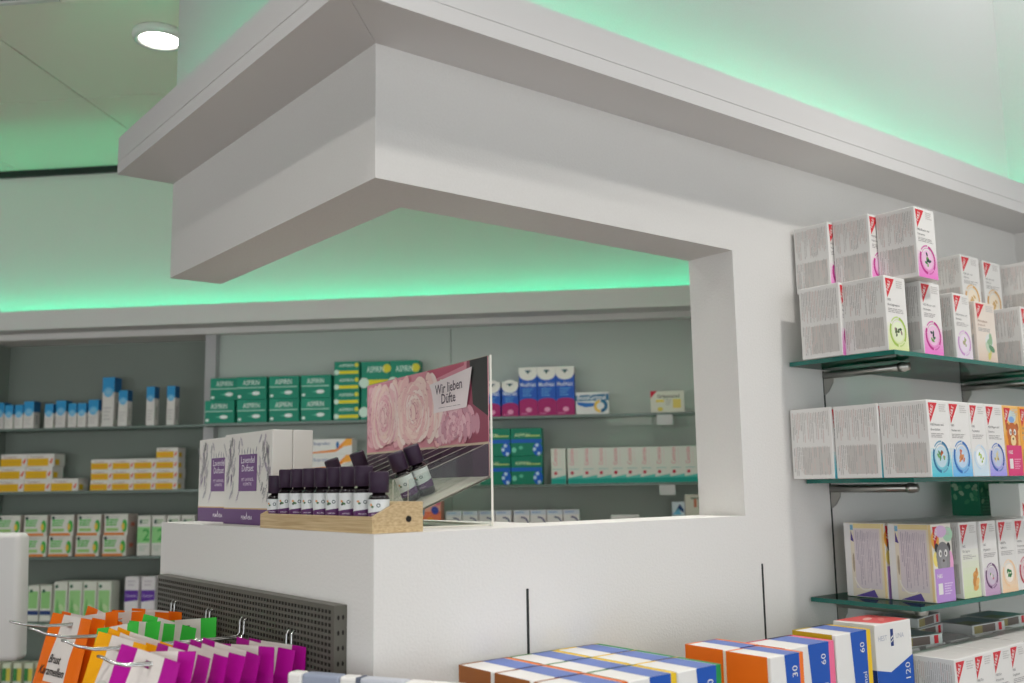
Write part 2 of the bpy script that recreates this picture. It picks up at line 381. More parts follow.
def animal(face,ear,muzzle,low,accents):
    def f(c):
        w,h=c.w,c.h
        for i,(u,v,ru,rv,col) in enumerate(accents): c.ell('f',u,v,ru*w,rv*w,col,1.5+.3*i,12)
        c.ell('f',.2,.69,.10*w,.13*w,ear,3.2); c.ell('f',.8,.69,.10*w,.13*w,ear,3.2)
        c.ell('f',.5,.58,.35*w,.38*w,face,4,20); c.ell('f',.5,.49,.33*w,.30*w,face,4.4,20)
        c.ell('f',.36,.62,.08*w,.10*w,WHITE,5); c.ell('f',.64,.62,.08*w,.10*w,WHITE,5)
        c.ell('f',.38,.615,.03*w,.045*w,(40,34,34),6); c.ell('f',.62,.615,.03*w,.045*w,(40,34,34),6)
        c.ell('f',.5,.50,.17*w,.17*w,muzzle,6.5,16); c.ell('f',.5,.525,.05*w,.035*w,(60,40,36),7)
        c.rect('f',.02,.0,.98,.43,low,7.5); c.text('f','H&S',.12,.31,.05*h,WHITE,8.5,maxw=.6,bold=True); c.rect('f',.14,.10,.36,.24,WHITE,8.5)
        c.lines('f',.45,.08,.9,.24,5,mix(low,(255,255,255),.5),8.5)
    return f
def kidside(c):
    for f in ('l','r'):
        c.rect(f,.01,.01,.99,.99,(226,216,196),1); c.rect(f,.01,.01,.16,.99,(226,224,222),2); c.vlines(f,.30,.16,.86,.90,14,[(176,164,178),(196,186,194)],4,.4)
        c.rect(f,.25,.12,.88,.92,(216,206,210),2); c.rect(f,.25,.93,.92,.99,(224,206,150),2); c.rect(f,.93,.01,.99,.99,(232,208,150),3)
        c.rect(f,.17,.90,.24,.97,(120,176,204),3); c.poly(f,[(.17,.76),(.25,.74),(.18,.9)],(84,66,140),3)
        c.poly(f,[(.22,.012),(.76,.012),(.68,.11)],(92,74,150),5); c.ell(f,.215,.46,.0025,.02,(176,160,140),3)
        c.arc(f,.48,.30,.026,.032,.003,190,300,(236,230,220),6)
def ginger(c):
    for k,(u,v,a,r) in enumerate(((.72,.3,.3,.16),(.66,.22,1.2,.18),(.8,.2,.9,.14),(.7,.13,.2,.15),(.78,.34,1.4,.1))): c.ell('f',u,v,r*c.w,r*.62*c.w,((226,166,90),(206,140,70),(236,190,120))[k%3],4+k%3,10,rot=a)
def leafbig(c):
    for k,(u,v,a) in enumerate(((.6,.35,.5),(.5,.25,2.2),(.7,.24,-.4),(.58,.14,1.2),(.68,.4,1.7))): c.ell('f',u,v,.16*c.w,.08*c.w,((150,186,150),(196,214,190),(96,146,110),(214,206,120))[k%4],4+k%3,10,rot=a)
    c.ell('f',.6,.35,.2*c.w,.2*c.w,(224,226,222),3,16)
TEA={
 'pink': tea('tea',TW,TD,TT,low=(238,128,206),ring=(196,40,140),blobs=GREEN3,title=('H&S Blasen- und','Nierentee'),seed=3),
 'pinktop': tea('tea',TW,.0865,.146,low=(238,128,206),ring=(196,40,140),blobs=GREEN3,title=('H&S Blasen- und','Nierentee'),seed=5),
 'lime': tea('tea',TW,TD,TT,low=(226,236,170),ring=(168,200,80),blobs=((60,80,60),(150,120,120),(90,110,70)),title=('H&S','Beruhigungstee'),seed=11),
 'lilac':tea('tea',.070,TD,.147,low=(240,226,238),ring=(206,150,206),blobs=((190,180,140),(170,190,130)),title=('H&S Husten- und','Brusttee'),seed=21),
 'beige':tea('tea',.088,TD,.136,base=(234,222,210),low=(230,208,190),title=('H&S Heilpflanzen','Brennnessel'),pic=leafbig,seed=31,tcol=(150,110,90)),
 'amber':tea('tea',.090,TD,.145,low=None,ring=(222,170,90),blobs=((220,180,110),),title=('H&S Leber- und','Gallentee'),seed=41),
 'aqua': tea('tea',TW,.1,.146,low=(86,196,214),ring=(30,116,160),blobs=((90,150,100),(220,110,70),(120,180,110)),title=('H&S Husten- und','Bronchialtee'),seed=51),
 'blue': tea('tea',.08,.1,.146,low=(110,186,236),ring=(30,110,190),blobs=((226,150,90),(214,120,80)),title=('H&S','Husten- und'),seed=61),
 'pale': tea('tea',.063,.1,.146,low=(206,228,240),ring=(196,220,238),blobs=((190,210,80),(160,190,70)),title=('H&S','Fencheltee'),seed=71),
 'violet':tea('tea',.073,.1,.146,low=(168,160,236),ring=(44,84,170),blobs=((226,214,170),(190,170,110)),title=('H&S Magen- und','Darmtee'),seed=81),
 'bear': tea('tea',.068,.1,.146,base=(240,190,110),low=None,pic=animal((196,104,44),(176,88,38),(240,214,160),(222,60,122),((.5,.84,.3,.2,(200,216,214)),(.5,.80,.18,.1,(130,170,220)),(.2,.5,.2,.3,(240,160,60)))),title=(' H&S ',''),seed=91),
 'orange':tea('tea',.073,.1,.146,base=(240,170,70),low=(40,150,110),title=('H&S','Kindertee'),seed=95),
 'grey_face':tea('tea',.075,.095,.152,base=(238,232,220),low=None,pic=lambda c:(kidside(c),animal((140,138,140),(52,50,54),(150,148,150),(188,146,214),((.15,.8,.2,.25,(240,170,70)),(.8,.86,.26,.2,(180,222,190)),(.85,.5,.16,.3,(236,170,210)),(.15,.55,.16,.2,(240,220,120)),(.45,.9,.3,.16,(226,190,226))))(c)),title=(' H&S ',''),side=False,seed=97),
 'ginger':tea('tea',.072,TD,.152,low=(214,228,180),lowh=.72,pic=ginger,title=('H&S','Bio Ingwer'),seed=101),
 'mauve':tea('tea',.066,TD,.152,low=(196,160,196),ring=(96,44,100),blobs=((214,110,140),(120,160,110),(240,220,226)),title=('H&S','Hagebutte'),seed=111),
 'peach':tea('tea',.072,TD,.152,low=(248,214,176),ring=(246,206,160),blobs=((40,120,60),(60,140,70)),title=('H&S Bio','Salbeitee'),seed=121),
 'plain':tea('tea',.077,TD,.152,ring=(190,60,80),blobs=((200,90,100),),title=('H&S Bio','Kräutertee'),seed=131),
 'mint': tea('tea',.077,TD,.152,low=(170,214,170),lowh=.75,ring=(90,160,100),title=('H&S','Bio Minze'),seed=141),
}
G='herbal tea cartons on the glass shelves'
def put(kind,label,x,y,z,rz=0,group=G): return thing('tea_box',label,'tea box',TEA[kind],(x,y,z),(0,0,rz),group)
ZA=[EYE+.249,EYE+.0,EYE-.2445,EYE-.49]
# glass shelves on the right run, with brackets and rails
GT=.009
def wall_shelf(label,x0,x1,z,dep):
    t=thing('glass_shelf',label,'shelf',loc=(x0,0,z)); mk('glass_pane',glass_mesh(0,x1-x0,-dep,-.004,GT,M_GLASS,M_GEDGE),t)
    for xs in (1.148,1.757):
        if xs-x0<.02: continue
        b=MB(); b.tube([(xs-x0,-.004,-GT-.012),(xs-x0,-.205,-GT-.012)],.0085,M_STEEL,12); a=mk('bracket_arm',b.mesh('arm',True),t)
        b=MB(); b.tube([(xs-x0,-.185,-GT-.012),(xs-x0,-.197,-GT-.012)],.0105,M_STEEL,14); mk('clamp_ring',b.mesh('ring',True),a)
        b=MB(); b.prism([(-.002,-GT-.004),(-.028,-GT-.004),(-.024,-GT-.03),(-.012,-GT-.048),(-.002,-GT-.055)],0,xs-x0-.002,xs-x0+.002,M_STEEL); mk('bracket_fin',b.mesh('fin'),a)
    return t
wall_shelf('upper green glass shelf carrying two layers of tea cartons',1.022,2.12,ZA[0],.25)
wall_shelf('middle green glass shelf at eye level under a row of tea cartons',1.058,2.12,ZA[1],.25)
wall_shelf('lower green glass shelf seen from above, holding the animal face cartons',1.05,2.12,ZA[2],.25)
wall_shelf('bottom glass shelf under the lowest row of tea cartons',1.06,2.12,ZA[3],.30)
for x,zt,l in ((.289,EYE-.17,'left thin dark shelf rail slot in the white wall'),(.899,EYE-.167,'middle thin dark shelf rail slot in the wall below the jamb'),(1.148,EYE+.238,'tall shelf rail behind the left ends of the glass shelves'),(1.757,EYE+.238,'tall shelf rail near the right edge behind the tea cartons')):
    b=MB(); b.box((x-.0022,-.0012,.3),(x+.0022,.002,zt),M_DARK)
    thing('shelf_rail',l,'shelf rail',b.mesh('rail'))
# upper shelf, lower layer (world x to the right, y towards the wall)
z=ZA[0]+.0005
put('pink','tea carton at the back left of the upper glass shelf, bottom layer, mostly hidden',1.010,-.143,z)
put('lime','tea carton with lime green ring at the front corner of the upper glass shelf',1.022,-.238,z)
put('pink','pink tea carton with magenta ring in the bottom layer right of the lime one',1.138,-.248,z)
put('pink','tea carton hidden behind the pink bottom layer carton on the upper shelf',1.138,-.148,z)
put('lilac','slim white tea carton with lilac ring on the upper shelf',1.303,-.230,z)
put('beige','wide beige tea carton with leaf picture on the upper shelf',1.384,-.236,z)
put('amber','pale tea carton at the right frame edge of the upper shelf, bottom layer',1.600,-.236,z)
put('lilac','tea carton behind the beige one carrying the second layer on the upper shelf',1.50,-.118,z)
put('amber','tea carton under the amber one at the back of the upper shelf',1.58,-.118,z)
put('amber','tea carton at the back right of the upper shelf under the second layer',1.675,-.118,z)
put('amber','tea carton at the back right corner of the upper shelf bottom layer',1.80,-.118,z)
# upper shelf, second layer
z+=TT+.0006
put('pinktop','top tea carton nearest the wall, left end of the second layer',1.058,-.094,z)
put('pinktop','top tea carton in the middle of the second layer, showing only its side',1.073,-.182,z)
put('pinktop','topmost pink tea carton with magenta ring at the front of the second layer',1.098,-.270,z)
z=ZA[0]+.1462
put('amber','tea carton with amber ring in the second layer at the back, beside the beige one',1.576,-.116,z)
put('amber','tea carton in the second layer at the back, right of the amber ring one',1.690,-.114,z)
z=ZA[0]+.1462
put('amber','pale tea carton cut by the right frame edge in the second layer',1.80,-.20,z)
# middle shelf: three deep at the left, then one behind another
z=ZA[1]+.0005
for i,l in enumerate(('nearest the wall','in the middle of three','at the front corner, with aqua ring')):
    put('aqua','white tea carton on the middle shelf, left column, '+l,(1.012,1.018,1.022)[i],-.105-.1015*i,z)
for kind,x,l in (('blue',1.098,'tea carton with bright blue ring on the middle shelf'),('pale',1.180,'slim tea carton with pale ring and yellow green herb on the middle shelf'),('violet',1.245,'tea carton with violet base and dark blue ring on the middle shelf'),('bear',1.321,'pink and orange children tea carton with brown animal face on the middle shelf'),('orange',1.392,'orange tea carton at the right frame edge of the middle shelf')):
    put(kind,l,x,-.308,z)
    put(kind if kind!='bear' else 'violet','tea carton hidden behind the '+{'blue':'blue ring one','pale':'pale ring one','violet':'violet one','bear':'animal face one','orange':'orange one'}[kind]+' on the middle shelf',x,-.205,z)
# lower shelf
z=ZA[2]+.0005
put('grey_face','children tea carton with cream side on the lower shelf, the left one near the wall',1.118,-.142,z)
put('grey_face','children tea carton with grey animal face and lilac base on the lower shelf',1.120,-.243,z)
put('ginger','pale green tea carton with ginger picture on the lower shelf',1.222,-.246,z)
put('mauve','mauve tea carton with dark purple ring on the lower shelf',1.296,-.252,z)
put('peach','tea carton with peach base and green herb sprig on the lower shelf',1.374,-.250,z)
put('plain','tea carton at the right frame edge of the lower shelf',1.448,-.25,z)
for i,(x,l) in enumerate(((1.222,'behind the ginger carton'),(1.31,'behind the mauve carton'),(1.40,'behind the peach carton'),(1.49,'at the back right'),(1.58,'at the back near the corner'))):
    put('plain','white tea carton on the lower shelf '+l,x,-.146,z)
# lying on top of them: a dark green carton and a white one
c=Carton(.125,.07,.080,(24,116,86)); c.lines('f',.08,.1,.6,.55,5,(60,150,110)); RR=random.Random(5)
for k in range(26): c.ell('fl'[k%2],.1+.8*RR.random(),.4+.5*RR.random(),.008,.005,((110,170,130),(160,190,160),(60,140,100))[k%3],2+k%3,8,rot=RR.random()*3)
c.rect('f',.82,.02,.99,.98,(206,204,196),1); c.vlines('f',.84,.1,.97,.9,4,[(140,140,136)])
thing('tea_box','dark green carton lying on top of the lower shelf cartons','tea box',c.mesh('tea'),(1.57,-.118,z+.1525),(0,0,0),G)
c=Carton(.15,.07,.075,WHITE); c.poly('f',[(.06,.03),(.06,.42),(.34,.03)],RED,2); c.text('f','H&S',.1,.08,.008,WHITE,3,rot=45,bold=True); c.vlines('f',.4,.2,.7,.9,6,[GREY])
thing('tea_box','white carton with red triangle lying beside the dark green one','tea box',c.mesh('tea'),(1.548,-.222,z+.1525),(0,0,0),G)
# lowest row
z=ZA[3]+.0005
for i,k in enumerate(('plain','peach','plain','mauve','plain','mint','plain')):
    nm={'plain':'white','peach':'peach','mauve':'mauve','mint':'green'}[k]
    put(k,'%s tea carton in the lowest row, %s from its left end'%(nm,ORD[i]),.962+.105+.0775*i,-.299+.003*i,z)
for i in range(5):
    put('plain','white tea carton lying low behind the lowest row, %s from the left'%ORD[i],1.075+.1*i,-.183,z)
c=Carton(.13,.09,.02,(206,210,206)); c.rect('t',.06,.1,.94,.9,(150,172,178)); c.rect('t',.06,.1,.45,.5,(150,160,120),2); c.rect('f',.05,.1,.3,.9,(150,140,90)); c.rect('f',.3,.1,.7,.9,(110,98,92)); c.poly('f',[(.8,.1),(.9,.1),(.9,.9),(.8,.9)],RED,2)
flat=c.mesh('flat')
for x,y,dz,rz,l in ((1.10,-.17,.1525,-.15,'front left'),(1.235,-.13,.1525,.1,'standing highest at the back'),(1.37,-.18,.1525,-.05,'in the middle'),(1.51,-.17,.1525,.0,'on the right')):
    thing('tea_box','flat bluish tea packet lying on the lowest row, '+l,'tea box',flat,(x,y,z+dz),(0,0,rz),G)
thing('tea_box','flat bluish tea packet stacked on the one at the back of the lowest row','tea box',flat,(1.25,-.125,z+.1525+.0205),(0,0,.16),G)

# ================================================================== SUPPLEMENT CARTONS under the opening
def ortho(w,d,h,side,edge,num,topc=(96,120,190)):
    c=Carton(w,d,h,WHITE)
    c.rect('l',.0,.0,.93,1,side,1); c.rect('r',.03,0,1,1,side,1)
    c.poly('f',[(.42,1),(.88,1),(.88,0),(.54,0)],(16,82,178),1); c.rect('f',.88,0,1,1,edge,1)
    c.poly('t',[(.45,0),(.88,0),(.88,1),(.45,1)],topc,1); c.rect('t',.90,0,1,1,edge,1)
    c.rect('t',.0,.93,1,1,side,1)
    c.text('f',num,.80,.82,.013,WHITE,3,rot=90,align='c')
    c.text('f','orthomol',.83,.36,.011,WHITE,3,rot=90,align='c')
    for i in range(4): c.arc('l',.3+.0*i,.35,.012+.003*i,.05,.0015,60,120,mix(side,(255,255,255),.3),2,6)
    c.text('l','orthomol',.55,.3,.010,mix(side,(255,255,255),.35),2,rot=90)
    return c.mesh('carton')
ORA,YEL,GRN,PNK=(238,116,28),(236,196,24),(18,140,72),(240,110,150)
GO='white and blue supplement cartons below the opening'
zs=EYE-.42; z=zs+.0005; HB=.1495
b=None
t=thing('glass_shelf','glass shelf carrying the white and blue supplement cartons','shelf',loc=(.1,0,zs)); mk('glass_pane',glass_mesh(0,.94,-.36,-.004,GT,M_GLASS,M_GEDGE),t)
for xs in (.289,.899):
    b=MB(); b.tube([(xs-.1,-.004,-GT-.012),(xs-.1,-.22,-GT-.012)],.0085,M_STEEL,12); mk('bracket_arm',b.mesh('arm',True),t)
OO=ortho(.094,.087,HB,(158,92,36),ORA,'30'); OY=ortho(.094,.087,HB,(70,130,60),YEL,'30'); OG=ortho(.094,.087,HB,YEL,GRN,'60')
rows=('at the wall','in the middle row','in the front row')
for i in range(3):
    y=-.104-.090*i
    for mesh,x,l in ((OO,.139,'orange sided'),(OY,.236,'yellow edged'),(OG,.333,'green edged')):
        thing('supplement_box','%s white and blue supplement carton %s of the left block'%(l,rows[i]),'box',mesh,(x,y,z),(0,0,0),GO)
O2=ortho(.082,.087,.149,ORA,ORA,'30'); O3=ortho(.125,.087,.149,(200,30,80),PNK,'60'); O4=ortho(.105,.087,.156,(196,168,20),YEL,'60')
thing('supplement_box','orange sided supplement carton at the back of the right block','box',O2,(.530,-.208,z),(0,0,0),GO)
thing('supplement_box','orange sided supplement carton marked 30 at the front of the right block','box',O2,(.524,-.300,z),(0,0,0),GO)
thing('supplement_box','pink edged supplement carton marked 60, between the orange and yellow ones','box',O3,(.6115,-.268,z),(0,0,0),GO)
thing('supplement_box','yellow edged supplement carton marked 60 next to the tall red topped one','box',O4,(.745,-.266,z),(0,0,0),GO)
c=Carton(.122,.088,.153,WHITE)
c.poly('f',[(0,.0),(1,0),(1,.58),(.37,.42),(0,.47)],(16,84,180),1); c.rect('l',0,0,1,.47,(14,52,130),1)
c.poly('t',[(.22,.02),(.97,.02),(.97,.98),(.03,.98),(.08,.75)],(232,96,96),1); c.ell('t',.5,.6,.02,.008,(244,190,180),2,rot=.4); c.ell('t',.65,.4,.03,.006,(240,130,124),2,rot=.6)
c.text('f','HEST',.08,.80,.009,(176,180,192),2,maxw=.28); c.text('f','UNA',.56,.80,.009,(176,180,192),2,maxw=.22)
c.rect('f',.41,.72,.49,.92,(22,52,120),2); c.poly('f',[(.42,.80),(.48,.83),(.48,.85),(.42,.82)],WHITE,3); c.poly('f',[(.42,.76),(.48,.79),(.48,.805),(.42,.775)],WHITE,3)
c.text('f','120',.9,.40,.016,WHITE,3,rot=90,align='c')
thing('supplement_box','tall white carton with red top and blue lower half at the right end','box',c.mesh('carton'),(.918,-.232,z),(0,0,0),GO)

# ================================================================== ON THE SILL: lavender boxes, oil display
LAV=(104,48,120); DKL=(112,104,120)
def lavbox():
    w,d,h=.228,.041,.180; c=Carton(w,d,h,(226,222,214)); R=random.Random(12)
    c.rect('f',0,0,1,.165,(92,40,108),1); c.rect('f',0,.165,1,.178,(206,166,110),1); c.rect('r',0,0,1,.165,(92,40,108),1)
    for k in range(140):                           # lavender sprigs
        u,v=.04+.92*R.random(),.22+.7*R.random()
        if .20<u<.76 and .24<v<.80: continue
        a=math.radians(90+70*(R.random()-.5)); L=.015+.03*R.random(); n=9; col=((158,154,156),(172,164,174),(142,140,140),(166,150,172))[k%4]
        du,dv=math.cos(a)*L/w,math.sin(a)*L/h
        if v+dv>.97 or u+du>.98: continue
        c.poly('f',[(u,v),(u+.004,v),(u+du+.002,v+dv),(u+du,v+dv)],col,1)
        for i in range(n):
            t=.25+.75*i/n; c.ell('f',u+du*t+(.008 if i%2 else -.008),v+dv*t,.0028,.0013,col,2,6,rot=a+(.6 if i%2 else -.6))
    c.rect('f',.32,.36,.70,.76,LAV,3)
    for k in range(7): c.ell('f',.32+.06*k,.80-.01*(k%3),.0016,.008,(130,120,140),2,6,rot=.3*(k%3-1))
    c.text('f','Lavendel',.51,.665,.013,(236,226,236),4,align='c',maxw=.3); c.text('f','Duftset',.51,.575,.013,(236,226,236),4,align='c',maxw=.3)
    c.text('f','MIT LAVENDEL',.51,.47,.006,(226,206,226),4,align='c',maxw=.28); c.text('f','KOSMETIK',.51,.42,.006,(226,206,226),4,align='c',maxw=.24)
    c.poly('f',[(.495,.09),(.515,.09),(.505,.14)],(236,226,236),3); c.text('f','PRIMAVERA',.505,.055,.007,(236,226,236),3,align='c',maxw=.26,bold=True)
    return c.mesh('lavender')
lb=lavbox(); R90=(0,0,-math.pi/2); ys=onx(224,500,.05).y
thing('gift_box','white lavender gift carton with purple base right beside the wooden tray','gift box',lb,(.05,ys,H0+.0004),R90,'lavender gift cartons on the sill')
thing('gift_box','lavender gift carton standing directly behind another, only its plain side showing','gift box',lb,(.0918,ys-.001,H0+.0004),R90,'lavender gift cartons on the sill')
y2=onx(197.5,500,.068).y
thing('gift_box','leftmost lavender gift carton, half hidden by the one in front','gift box',lb,(.083,ys+.2295,H0+.0004),R90,'lavender gift cartons on the sill')
# wooden tray
wx0,wx1,wy0,wy1=.004,.094,.012,.408
tr=thing('wooden_tray','light oak tray with a groove for oil bottles on the white sill','tray',loc=(wx0,wy0,H0+.0004))
b=MB(); b.prism([(0,0),(.090,0),(.090,.046),(.050,.046),(.044,.042),(.044,.012),(.008,.012),(.008,.025),(0,.024)],1,.007,wy1-wy0-.012,M_WOOD); mk('body',b.mesh('body'),tr)
for a0,a1 in ((0,.007),(wy1-wy0-.012,wy1-wy0)):
    b=MB(); b.prism([(0,0),(.090,0),(.090,.046),(.046,.046),(0,.024)],1,a0,a1,M_WOOD); ep=mk('end_piece',b.mesh('end'),tr)
    if a0==0:
        b=MB(); b.prism([(.064+.005*math.cos(i*.5236),.020+.005*math.sin(i*.5236)) for i in range(12)],1,-.0004,.001,M_HOLE); mk('dowel_hole',b.mesh('hole'),ep)
# oil bottles
def bottle_proto(r,hb,hc,sk,emb):
    t=bpy.data.objects.new('oil_bottle',None); C.objects.link(t)
    b=MB(); b.lathe([(0,0),(r*.9,0),(r,.002),(r,hb-.006),(r*.85,hb-.002),(r*.62,hb),(r*.62,hb+.004)],M_BOTTLE,24); mk('glass_body',b.mesh('body',True),t)
    b=MB(); pr=[(r*.9,hb+.002),(r*.96,hb+.003),(r*.96,hb+hc-.002),(r*.9,hb+hc),(0,hb+hc)]; b.lathe(pr,M_CAP,28); cp=mk('cap',b.mesh('cap',True),t)
    b=MB(); z0,z1=.012,hb-.008; n=28; rr=r+.0003; vs=[];W1=M_LABEL;W2=mat('purple_label',(84,34,92),.5)
    def cyl(a,z,k=0): return (rr+k*.0002)*math.sin(a),-(rr+k*.0002)*math.cos(a),z
    for i in range(n):
        a0=-1.9+3.8*i/n; a1=-1.9+3.8*(i+1)/n
        zd=lambda a: z0+(z1-z0)*(.14+.20*(a+1.9)/3.8*sk+.04)
        b.add([cyl(a0,z0),cyl(a1,z0),cyl(a1,zd(a1)),cyl(a0,zd(a0))],[(0,1,2,3)],W2)
        b.add([cyl(a0,zd(a0)),cyl(a1,zd(a1)),cyl(a1,z1),cyl(a0,z1)],[(0,1,2,3)],W1)
    lb_=mk('label',b.mesh('label'),t)
    b=MB()
    def patch(ca,cz,ra,rz,M,n=8,k=1): b.add([cyl(ca+ra*math.cos(6.2832*i/n)/r,cz+rz*math.sin(6.2832*i/n),k) for i in range(n)],[tuple(range(n))],M)
    zm=(z0+z1)/2+.004
    if emb: 
        patch(.25,zm,.003,.003,pm((40,66,70)),12); patch(.25,zm,.0018,.0018,M_LABEL,10,2)
    for k,(da,dz,col) in enumerate(((-.35,-.002,(70,110,70)),(-.5,.001,(216,150,90)),(-.45,-.004,(60,60,60)),(-.2,-.003,(80,120,80)))):
        if emb==2 or k<2: patch(da,zm+dz,.0025,.0018,pm(col))
    vs_t,fs_t,tw=glyphs('PRIMAVERA'); sz=.0022
    b.add([cyl(-.45+x*sz*.8/r,z0+.0025+y*sz,1) for x,y in vs_t],fs_t,pm((220,206,224)))
    for k in range(2): b.add([cyl(-.6,z1-.002-.002*k,1),cyl(.3,z1-.002-.002*k,1),cyl(.3,z1-.0014-.002*k,1),cyl(-.6,z1-.0014-.002*k,1)],[(0,1,2,3)],pm((130,130,140)))
    mk('print',b.mesh('print'),lb_)
    return t
big=bottle_proto(.0152,.056,.034,1,1); big2=bottle_proto(.0152,.056,.034,1,2); small=bottle_proto(.0160,.046,.034,1,1)
GB='dark bottles with plum caps in the wooden tray'
used=set()
def bottle(proto,loc,rot,label,group):
    if proto.name in used: o=clone(proto,loc,rot,label)
    else: used.add(proto.name); o=proto; o.location=loc; o.rotation_euler=rot; o['label']=label
    o['category']='bottle'; o['group']=group; return o
pxs=(276.7,287,298.4,310.7,322.6,335.4,348.5,363.5,380)
for i,px in enumerate(pxs):
    y=max(.0365,onx(px,495,.030).y); pr=small if i in (0,8) else (big2 if i in (1,2,5,6) else big)
    lab='small oil bottle with plum cap at the far left end of the wooden tray' if i==0 else 'small oil bottle with plum cap nearest the sloped right end of the tray' if i==8 else 'oil bottle with plum cap in the wooden tray, %s from the left'%ORD[i]
    bottle(pr,(.030,y,H0+.0128),(0,0,-.75+.08*((i*7)%5-2)),lab,GB)
# acrylic display behind the tray
AZ=-.1501; p0=Vector((.281,.084,H0+.0004))
ac=thing('acrylic_display','clear acrylic scent display with sloping lanes and rose picture panel','display stand',loc=p0,rot=(0,0,AZ))
def sheet(poly,ax,lo,hi):
    b=MB(); n=len(poly)
    def P(p,t): q=list(p); q.insert(ax,t); return tuple(q)
    vs=[P(p,lo) for p in poly]+[P(p,hi) for p in poly]
    b.add(vs,[tuple(range(n))[::-1],tuple(range(n,2*n))],M_ACRYL); b.add(vs,[(i,(i+1)%n,n+(i+1)%n,n+i) for i in range(n)],M_AEDGE); return b.mesh('sheet')
mk('back_sheet',sheet([(0,0),(.58,0),(.58,.296),(0,.296)],0,0,.004),ac)
mk('base_sheet',sheet([(-.165,.004),(-.002,.004),(-.002,.58),(-.165,.58)],2,0,.003),ac)
mk('lane_floor',sheet([(0,.085),(0,.082),(-.158,.018),(-.158,.021)],1,.0,.58),ac)
fin=sheet([(-.001,.143),(-.155,.080),(-.155,.0225),(-.001,.086)],1,0,.003)
for k in range(10): mk('lane_divider',fin,ac,(0,.0635*k,0))
mk('front_lip',sheet([(-.158,.0),(-.162,.0),(-.162,.045),(-.158,.045)],1,.0,.58),ac)
# rose picture card
w,h=.574,.211; c=Carton(w,.0015,h,(226,160,172)); R=random.Random(4)
c.rect('f',0,0,1,.27,(70,32,66),1); c.rect('f',0,.27,1,.29,(206,186,164),1)
c.rect('f',0,.29,1,1,(222,146,162),1)
c.poly('f',[(.84,.29),(1,.29),(1,1),(.86,1)],(150,70,92),2); c.poly('f',[(.90,.62),(1,.5),(1,1),(.88,1)],(48,44,44),3); c.poly('f',[(.60,.9),(.84,.97),(.84,1),(.56,1)],(196,84,112),2)
def rose(cu,cv,rad,cols,sq=1.0,n=64,lo=.30):
    k=0
    for i in range(n):
        t=i/n; r=rad*(1-t)**.85; a=i*2.399+.4*R.random(); pr=rad*(.38-.22*t)
        x=cu*w+r*math.cos(a)*sq; y=cv*h+r*math.sin(a); rot=a+math.pi/2+.4*(R.random()-.5)
        if y-pr*.8<lo*h or y+pr*.8>h*.995 or x-pr<.002 or x+pr>w-.002: continue
        col=cols[int(R.random()*len(cols))]
        c.ell('f',x/w,y/h,pr*1.05,pr*.62,mix(col,(170,70,96),.48),4+i*.25,12,rot=rot)
        c.ell('f',(x+pr*.10*math.cos(a))/w,(y+pr*.10*math.sin(a))/h,pr*.96,pr*.52,col,4.1+i*.25,12,rot=rot)
LP=[(244,206,206),(240,190,196),(248,220,216),(234,172,184),(246,212,204)]
rose(.05,.64,.085,[(236,186,196),(226,166,180)],.5,60); rose(.19,.64,.105,LP,.85,170); rose(.47,.64,.108,[(250,226,220),(244,206,200),(248,216,208),(240,190,190)],1.1,170)
rose(.33,.35,.03,[(214,120,144),(226,150,166)],1,16); rose(.77,.42,.05,[(224,170,184),(206,150,166),(232,190,198)],1.8,80); rose(.33,.88,.03,[(222,150,166)],1.2,16)
c.poly('f',[(.575,.59),(.865,.60),(.905,.94),(.585,.86)],(240,226,228),24)
c.text('f','Wir lieben',.735,.765,.0185,(70,44,66),25,align='c',maxw=.25,rot=2,bold=True); c.text('f','Düfte',.735,.668,.0185,(70,44,66),25,align='c',maxw=.15,rot=1,bold=True)
c.lines('f',.66,.625,.83,.634,1,(150,130,140),25)
card=c.mesh('card')
rc=mk('picture_card',card,ac,(-.0022,.577,.083),(0,0,-math.pi/2)); rc['label']='picture card with pink roses'
# tilted bottles on the sloping lanes
tl=math.atan2(.064,.158)
def lane(px,py,lx,l):
    # bottle stands square on the slope; lane position from its pixel on the display's own plane
    pl=p0+Vector((math.cos(AZ),math.sin(AZ),0))*lx; n=Vector((math.cos(AZ),math.sin(AZ),0)); q=hit(px,py,n,n.dot(pl)); ly=(q-p0).dot(Vector((-math.sin(AZ),math.cos(AZ),0)))
    ly=.0635*(math.floor(ly/.0635)+.5)+.0015; zf=.0855+lx*(.064/.158); p=pl+Vector((-math.sin(AZ),math.cos(AZ),0))*ly+Vector((0,0,zf+.0008))
    mtx=Matrix.Rotation(AZ,3,'Z')@Matrix.Rotation(-tl,3,'Y')@Matrix.Rotation(-.75,3,'Z')
    o=bottle(big,p,mtx.to_euler(),l,'tilted bottles on the display lanes'); return o
for px,py,lx,l in ((406,497,-.105,'tilted oil bottle on the acrylic lanes, front one of the right pair'),(424,490,-.075,'tilted oil bottle on the acrylic lanes, rear one of the right pair'),(352,500,-.11,'tilted oil bottle behind the tray, left one of the left pair, only its cap showing'),(368,492,-.08,'tilted oil bottle behind the tray, right one of the left pair, only its cap showing')): lane(px,py,lx,l)

# ================================================================== BACK SHELF PRODUCTS
def bput(mesh,px,py,z,label,cat='box',group=None,ds=0,name='medicine_box',u=None):
    u=upx(px,py,SF+ds) if u is None else u; p=UU*u+NN*(SF+ds)
    return thing(name,label,cat,mesh,(p.x,p.y,z),RB,group)
E4=.0006
ZL=[v+E4 for v in ZSL]; ZR=[v+E4 for v in ZS]
def bputL(*A,**K): K['ds']=K.get('ds',0)+.09; return bput(*A,**K)
